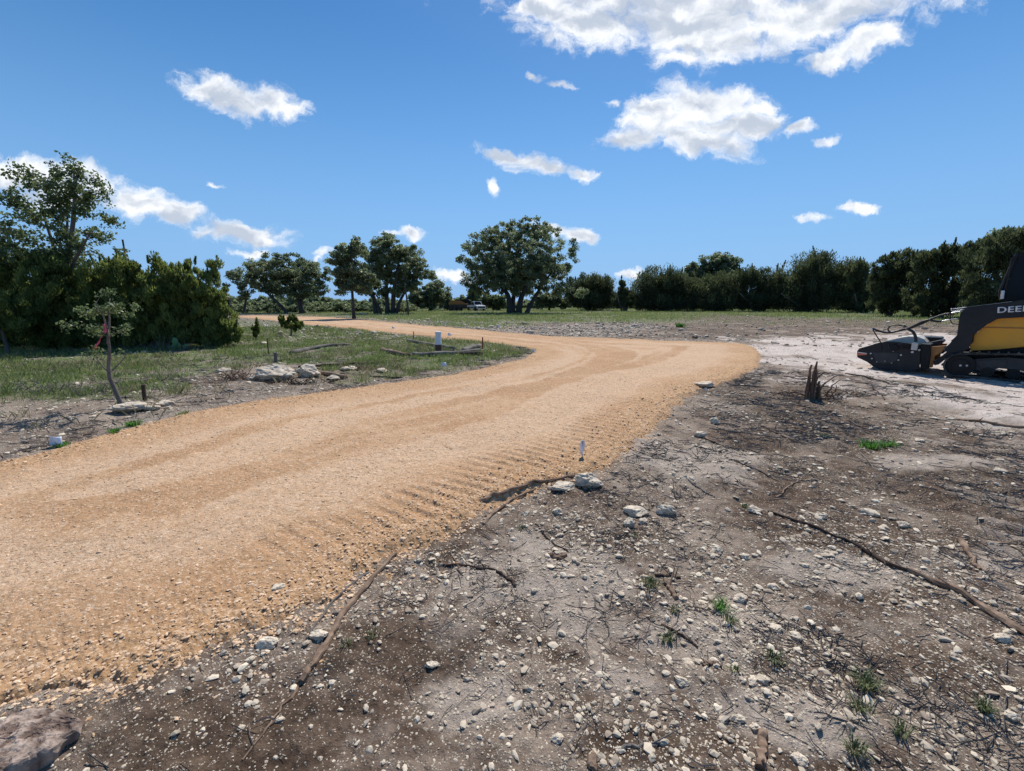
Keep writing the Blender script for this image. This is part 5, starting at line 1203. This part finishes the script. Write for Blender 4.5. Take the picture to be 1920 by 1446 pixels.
mb = MB(); mb.add([(-.60,-.7,1.30),(-.60,.7,1.30),(-.47,.66,1.80),(-.47,-.66,1.80)], [(3,2,1,0)]); w_ = mb.build('rear_window', M['glass'], pk, loc=(-.02,0,0)); w_.modifiers.new('thickness', 'SOLIDIFY').thickness = .01
for a in (-1.8, 1.7):
    for s_ in (-1, 1):
        mb = MB(); mb.cyl((a, .39), .39, s_ * .99 - .12, s_ * .99 + .02 * s_ - (0 if s_ > 0 else -.14), 20); wh = mb.build('wheel', M['rubber'], pk)
        mb = MB(); mb.cyl((a, .39), .22, s_ * 1.02 - .01, s_ * 1.02 + .01, 14); mb.build('rim', M['steel'], wh)
for s_ in (-1, 1):
    mb = MB(); mb.box((-2.78, s_ * .85 - .07, .80), (-2.745, s_ * .85 + .07, 1.08)); mb.build('tail_light', M['lens'], pk)
mb = MB(); mb.box((2.74,-.8,.62),(2.78,.8,.92)); mb.build('grille', M['blacksat'], pk)
tl = empty('flatbed_trailer', veh_at(861, 583.4), 'dark flatbed trailer with grey ramp hitched behind the white pickup', 'trailer', rz=R(-3))
mb = MB(); mb.box((-2.9,-1.1,.62),(2.7,1.1,.82)); mb.build('deck', M['black'], tl, .02)
mb = MB(); mb.box((2.7,-.06,.60),(4.0,.06,.72)); mb.build('tow_bar', M['black'], tl)
mb = MB(); mb.prism([(-2.92,.80),(-5.6,.04),(-5.6,.0),(-2.92,.68)], -1.0, 1.0); mb.build('ramp', M['greycover'], tl)
for a in (-1.6,-.7,.2):
    for s_ in (-1, 1): mb = MB(); mb.cyl((a, .36), .36, s_ * 1.0 - .12, s_ * 1.0 + .12, 18); mb.build('wheel', M['rubber'], tl)
sk = empty('skid_loader', (tl.location[0] + .1, tl.location[1], tl.location[2] + .82), 'faded orange machine standing on the dark trailer', 'loader', rz=R(-3))
mb = MB(); mb.prism([(-1.9,.35),(-1.9,1.05),(-1.5,1.25),(.5,1.22),(1.6,.55),(1.6,.35)], -.6, .6); mb.build('body', M['orange'], sk, .05)
mb = MB(); mb.prism([(.55,.75),(.3,1.45),(1.9,1.5),(2.4,1.2),(2.2,.7)], -.5, .5); mb.build('cab', M['blacksat'], sk, .05)
for s_ in (-1, 1): mb = MB(); mb.prism([(-1.7,.02),(-1.9,.2),(-1.7,.45),(1.3,.45),(1.55,.2),(1.3,.02)], s_ * .75 - .15, s_ * .75 + .15); mb.build('track', M['rubber'], sk, .03)

# ------------------------------------------------------------------ light and sky
SUN_EL, SUN_AZ = R(53), R(13)
sd = Vector((math.sin(SUN_AZ) * math.cos(SUN_EL), math.cos(SUN_AZ) * math.cos(SUN_EL), math.sin(SUN_EL)))
su = bpy.data.lights.new('sun', 'SUN'); su.energy = 4.0; su.angle = R(.53); su.color = (1, .955, .89)
so = bpy.data.objects.new('sun', su); COL.objects.link(so); so.rotation_euler = sd.to_track_quat('Z', 'Y').to_euler()
w = bpy.data.worlds.new('World'); sc.world = w; w.use_nodes = True; ns = w.node_tree.nodes; ls = w.node_tree.links; ns.clear()
out = ns.new('ShaderNodeOutputWorld'); sky = ns.new('ShaderNodeTexSky'); sky.sky_type = 'NISHITA'; sky.sun_disc = False
sky.sun_elevation = SUN_EL; sky.sun_rotation = SUN_AZ; sky.altitude = 300; sky.air_density = 1.0; sky.dust_density = .15; sky.ozone_density = 1.6
tc = ns.new('ShaderNodeTexCoord'); sx = ns.new('ShaderNodeSeparateXYZ'); ls.new(tc.outputs['Generated'], sx.inputs[0])
bg = ns.new('ShaderNodeBackground'); bg.inputs[1].default_value = .10; hs_ = ns.new('ShaderNodeHueSaturation'); hs_.inputs['Saturation'].default_value = 1.34; hs_.inputs['Value'].default_value = .98; ls.new(sky.outputs[0], hs_.inputs['Color']); hz_ = mixc(ns, ls, mr(ns, ls, sx.outputs[2], -.05, .55, .95, 0), hs_.outputs[0], (1.95, 4.0, 7.3)); ls.new(hz_, bg.inputs[0])
yy = ma(ns, ls, 'MAXIMUM', sx.outputs[1], .02)
uv = ns.new('ShaderNodeCombineXYZ'); ls.new(ma(ns, ls, 'DIVIDE', sx.outputs[0], yy), uv.inputs[0]); ls.new(ma(ns, ls, 'DIVIDE', sx.outputs[2], yy), uv.inputs[1])
def UV(px, py): d = ray(px, py); return np.array([d[0] / d[1], d[2] / d[1]])
CL = [ # px, py, rx, ry, tilt(deg, down to the right positive), opacity
 (385,165,46,30,20,1),(440,190,75,30,8,1),(510,195,52,30,10,1),(545,208,22,16,0,1),
 (1040,20,80,34,15,1),(1130,55,150,45,8,1),(1300,45,230,62,0,1),(1520,25,240,50,-6,1),(1260,0,320,45,0,1),(1640,75,70,34,-15,1),(1560,105,60,24,-18,.9),(1290,105,60,18,0,.9),(1690,-15,90,26,-8,1),(990,12,30,22,0,1),
 (1315,195,110,36,3,1),(1260,225,90,34,0,1),(1185,262,66,22,-8,1),(1390,240,95,26,0,1),(1330,270,90,26,6,1),(1490,245,36,14,-5,1),(1215,200,50,24,-10,.9),(1425,205,22,12,0,.8),
 (955,292,58,15,8,1),(1020,312,70,20,8,1),(1085,330,36,11,10,.9),(930,340,16,14,35,.85),
 (60,330,110,34,4,.9),(170,345,80,34,8,.9),(260,380,70,32,8,1),(325,398,48,24,8,1),(110,370,90,30,0,.8),
 (440,440,88,24,4,.95),(490,455,50,18,4,.95),(470,476,46,9,0,.8),(390,437,50,14,0,.8),
 (605,468,26,9,0,.9),(595,480,18,6,0,.7),(772,440,26,13,10,.95),(735,438,24,9,0,.8),
 (1030,430,52,17,14,1),(1075,448,40,18,12,1),
 (1616,388,40,13,0,1),(1555,268,30,8,-8,.7),(1048,162,24,8,5,.75),(1150,193,18,6,0,.6),(1510,402,30,6,5,.55),(405,344,18,5,10,.55),(1000,145,14,6,0,.5),
 (1180,515,20,8,0,.9),(852,520,40,10,8,.6),(1300,70,210,46,5,.9),
]
# warp for ragged outlines
n1 = nn(ns, 'ShaderNodeTexNoise', Scale=9.0, Detail=9.0, Roughness=.62); n1.noise_dimensions = '2D'
ls.new(uv.outputs[0], n1.inputs['Vector'])
wv = ns.new('ShaderNodeVectorMath'); wv.operation = 'SUBTRACT'; ls.new(n1.outputs['Color'], wv.inputs[0]); wv.inputs[1].default_value = (.5, .5, .5)
w2 = ns.new('ShaderNodeVectorMath'); w2.operation = 'MULTIPLY_ADD'; ls.new(wv.outputs[0], w2.inputs[0]); w2.inputs[1].default_value = (.10, .065, 0); ls.new(uv.outputs[0], w2.inputs[2])
fld = None
for px, py, rx, ry, tl_, op in CL:
    c = UV(px, py); ex = np.linalg.norm(UV(px + 1, py) - c) * rx * 1.12; ey = np.linalg.norm(UV(px, py + 1) - c) * ry * 1.15
    mpn = ns.new('ShaderNodeMapping'); mpn.vector_type = 'TEXTURE'; mpn.inputs['Location'].default_value = (c[0], c[1], 0); mpn.inputs['Rotation'].default_value = (0, 0, R(-tl_)); mpn.inputs['Scale'].default_value = (ex, ey, 1)
    ls.new(w2.outputs[0], mpn.inputs[0]); ln = ns.new('ShaderNodeVectorMath'); ln.operation = 'LENGTH'; ls.new(mpn.outputs[0], ln.inputs[0])
    v = ma(ns, ls, 'MULTIPLY', ma(ns, ls, 'SUBTRACT', 1.0, ln.outputs['Value']), op)
    if fld is None: fld = v
    else:
        m_ = ns.new('ShaderNodeMath'); m_.operation = 'SMOOTH_MAX'; ls.new(fld, m_.inputs[0]); ls.new(v, m_.inputs[1]); m_.inputs[2].default_value = .12; fld = m_.outputs[0]
mpv = ns.new('ShaderNodeMapping'); mpv.inputs['Scale'].default_value = (1, 1.7, 1); ls.new(w2.outputs[0], mpv.inputs[0])
n2 = nn(ns, 'ShaderNodeTexNoise', Scale=7.0, Detail=4.0, Roughness=.50); n2.noise_dimensions = '2D'; ls.new(mpv.outputs[0], n2.inputs['Vector'])
mps = ns.new('ShaderNodeMapping'); mps.inputs['Location'].default_value = (.006, .034, 0); ls.new(mpv.outputs[0], mps.inputs[0])
n3 = nn(ns, 'ShaderNodeTexNoise', Scale=7.0, Detail=4.0, Roughness=.50); n3.noise_dimensions = '2D'; ls.new(mps.outputs[0], n3.inputs['Vector'])
n4 = nn(ns, 'ShaderNodeTexNoise', Scale=13.0, Detail=11.0, Roughness=.70); n4.noise_dimensions = '2D'; ls.new(mpv.outputs[0], n4.inputs['Vector'])
den = ma(ns, ls, 'ADD', fld, ma(ns, ls, 'MULTIPLY', ma(ns, ls, 'SUBTRACT', n2.outputs[0], .5), 1.0))
den = ma(ns, ls, 'ADD', den, ma(ns, ls, 'MULTIPLY', ma(ns, ls, 'SUBTRACT', n4.outputs[0], .5), 1.5))
alpha = mr(ns, ls, den, -.10, .62)
gate = mr(ns, ls, sx.outputs[1], .05, .15); alpha = ma(ns, ls, 'MULTIPLY', alpha, gate)
relief = ma(ns, ls, 'SUBTRACT', n2.outputs[0], n3.outputs[0])
lit = mr(ns, ls, ma(ns, ls, 'ADD', ma(ns, ls, 'MULTIPLY', relief, 2.2), ma(ns, ls, 'MULTIPLY', den, -.42)), -.62, .02)
cc = mixc(ns, ls, lit, (.47, .53, .63), (.88, .90, .93))
bc = ns.new('ShaderNodeBackground'); ls.new(cc, bc.inputs[0]); bc.inputs[1].default_value = 1.0
mx = ns.new('ShaderNodeMixShader'); ls.new(alpha, mx.inputs[0]); ls.new(bg.outputs[0], mx.inputs[1]); ls.new(bc.outputs[0], mx.inputs[2]); ls.new(mx.outputs[0], out.inputs[0])
w.cycles.sampling_method = 'MANUAL'; w.cycles.sample_map_resolution = 512
sc.view_settings.view_transform = 'Standard'; sc.view_settings.look = 'None'; sc.view_settings.exposure = .24; sc.view_settings.gamma = 1
sc.cycles.max_bounces = 6; sc.cycles.diffuse_bounces = 4; sc.cycles.transparent_max_bounces = 6; sc.cycles.transmission_bounces = 2
sc.cycles.use_denoising = True
print('done', time.time() - T0)
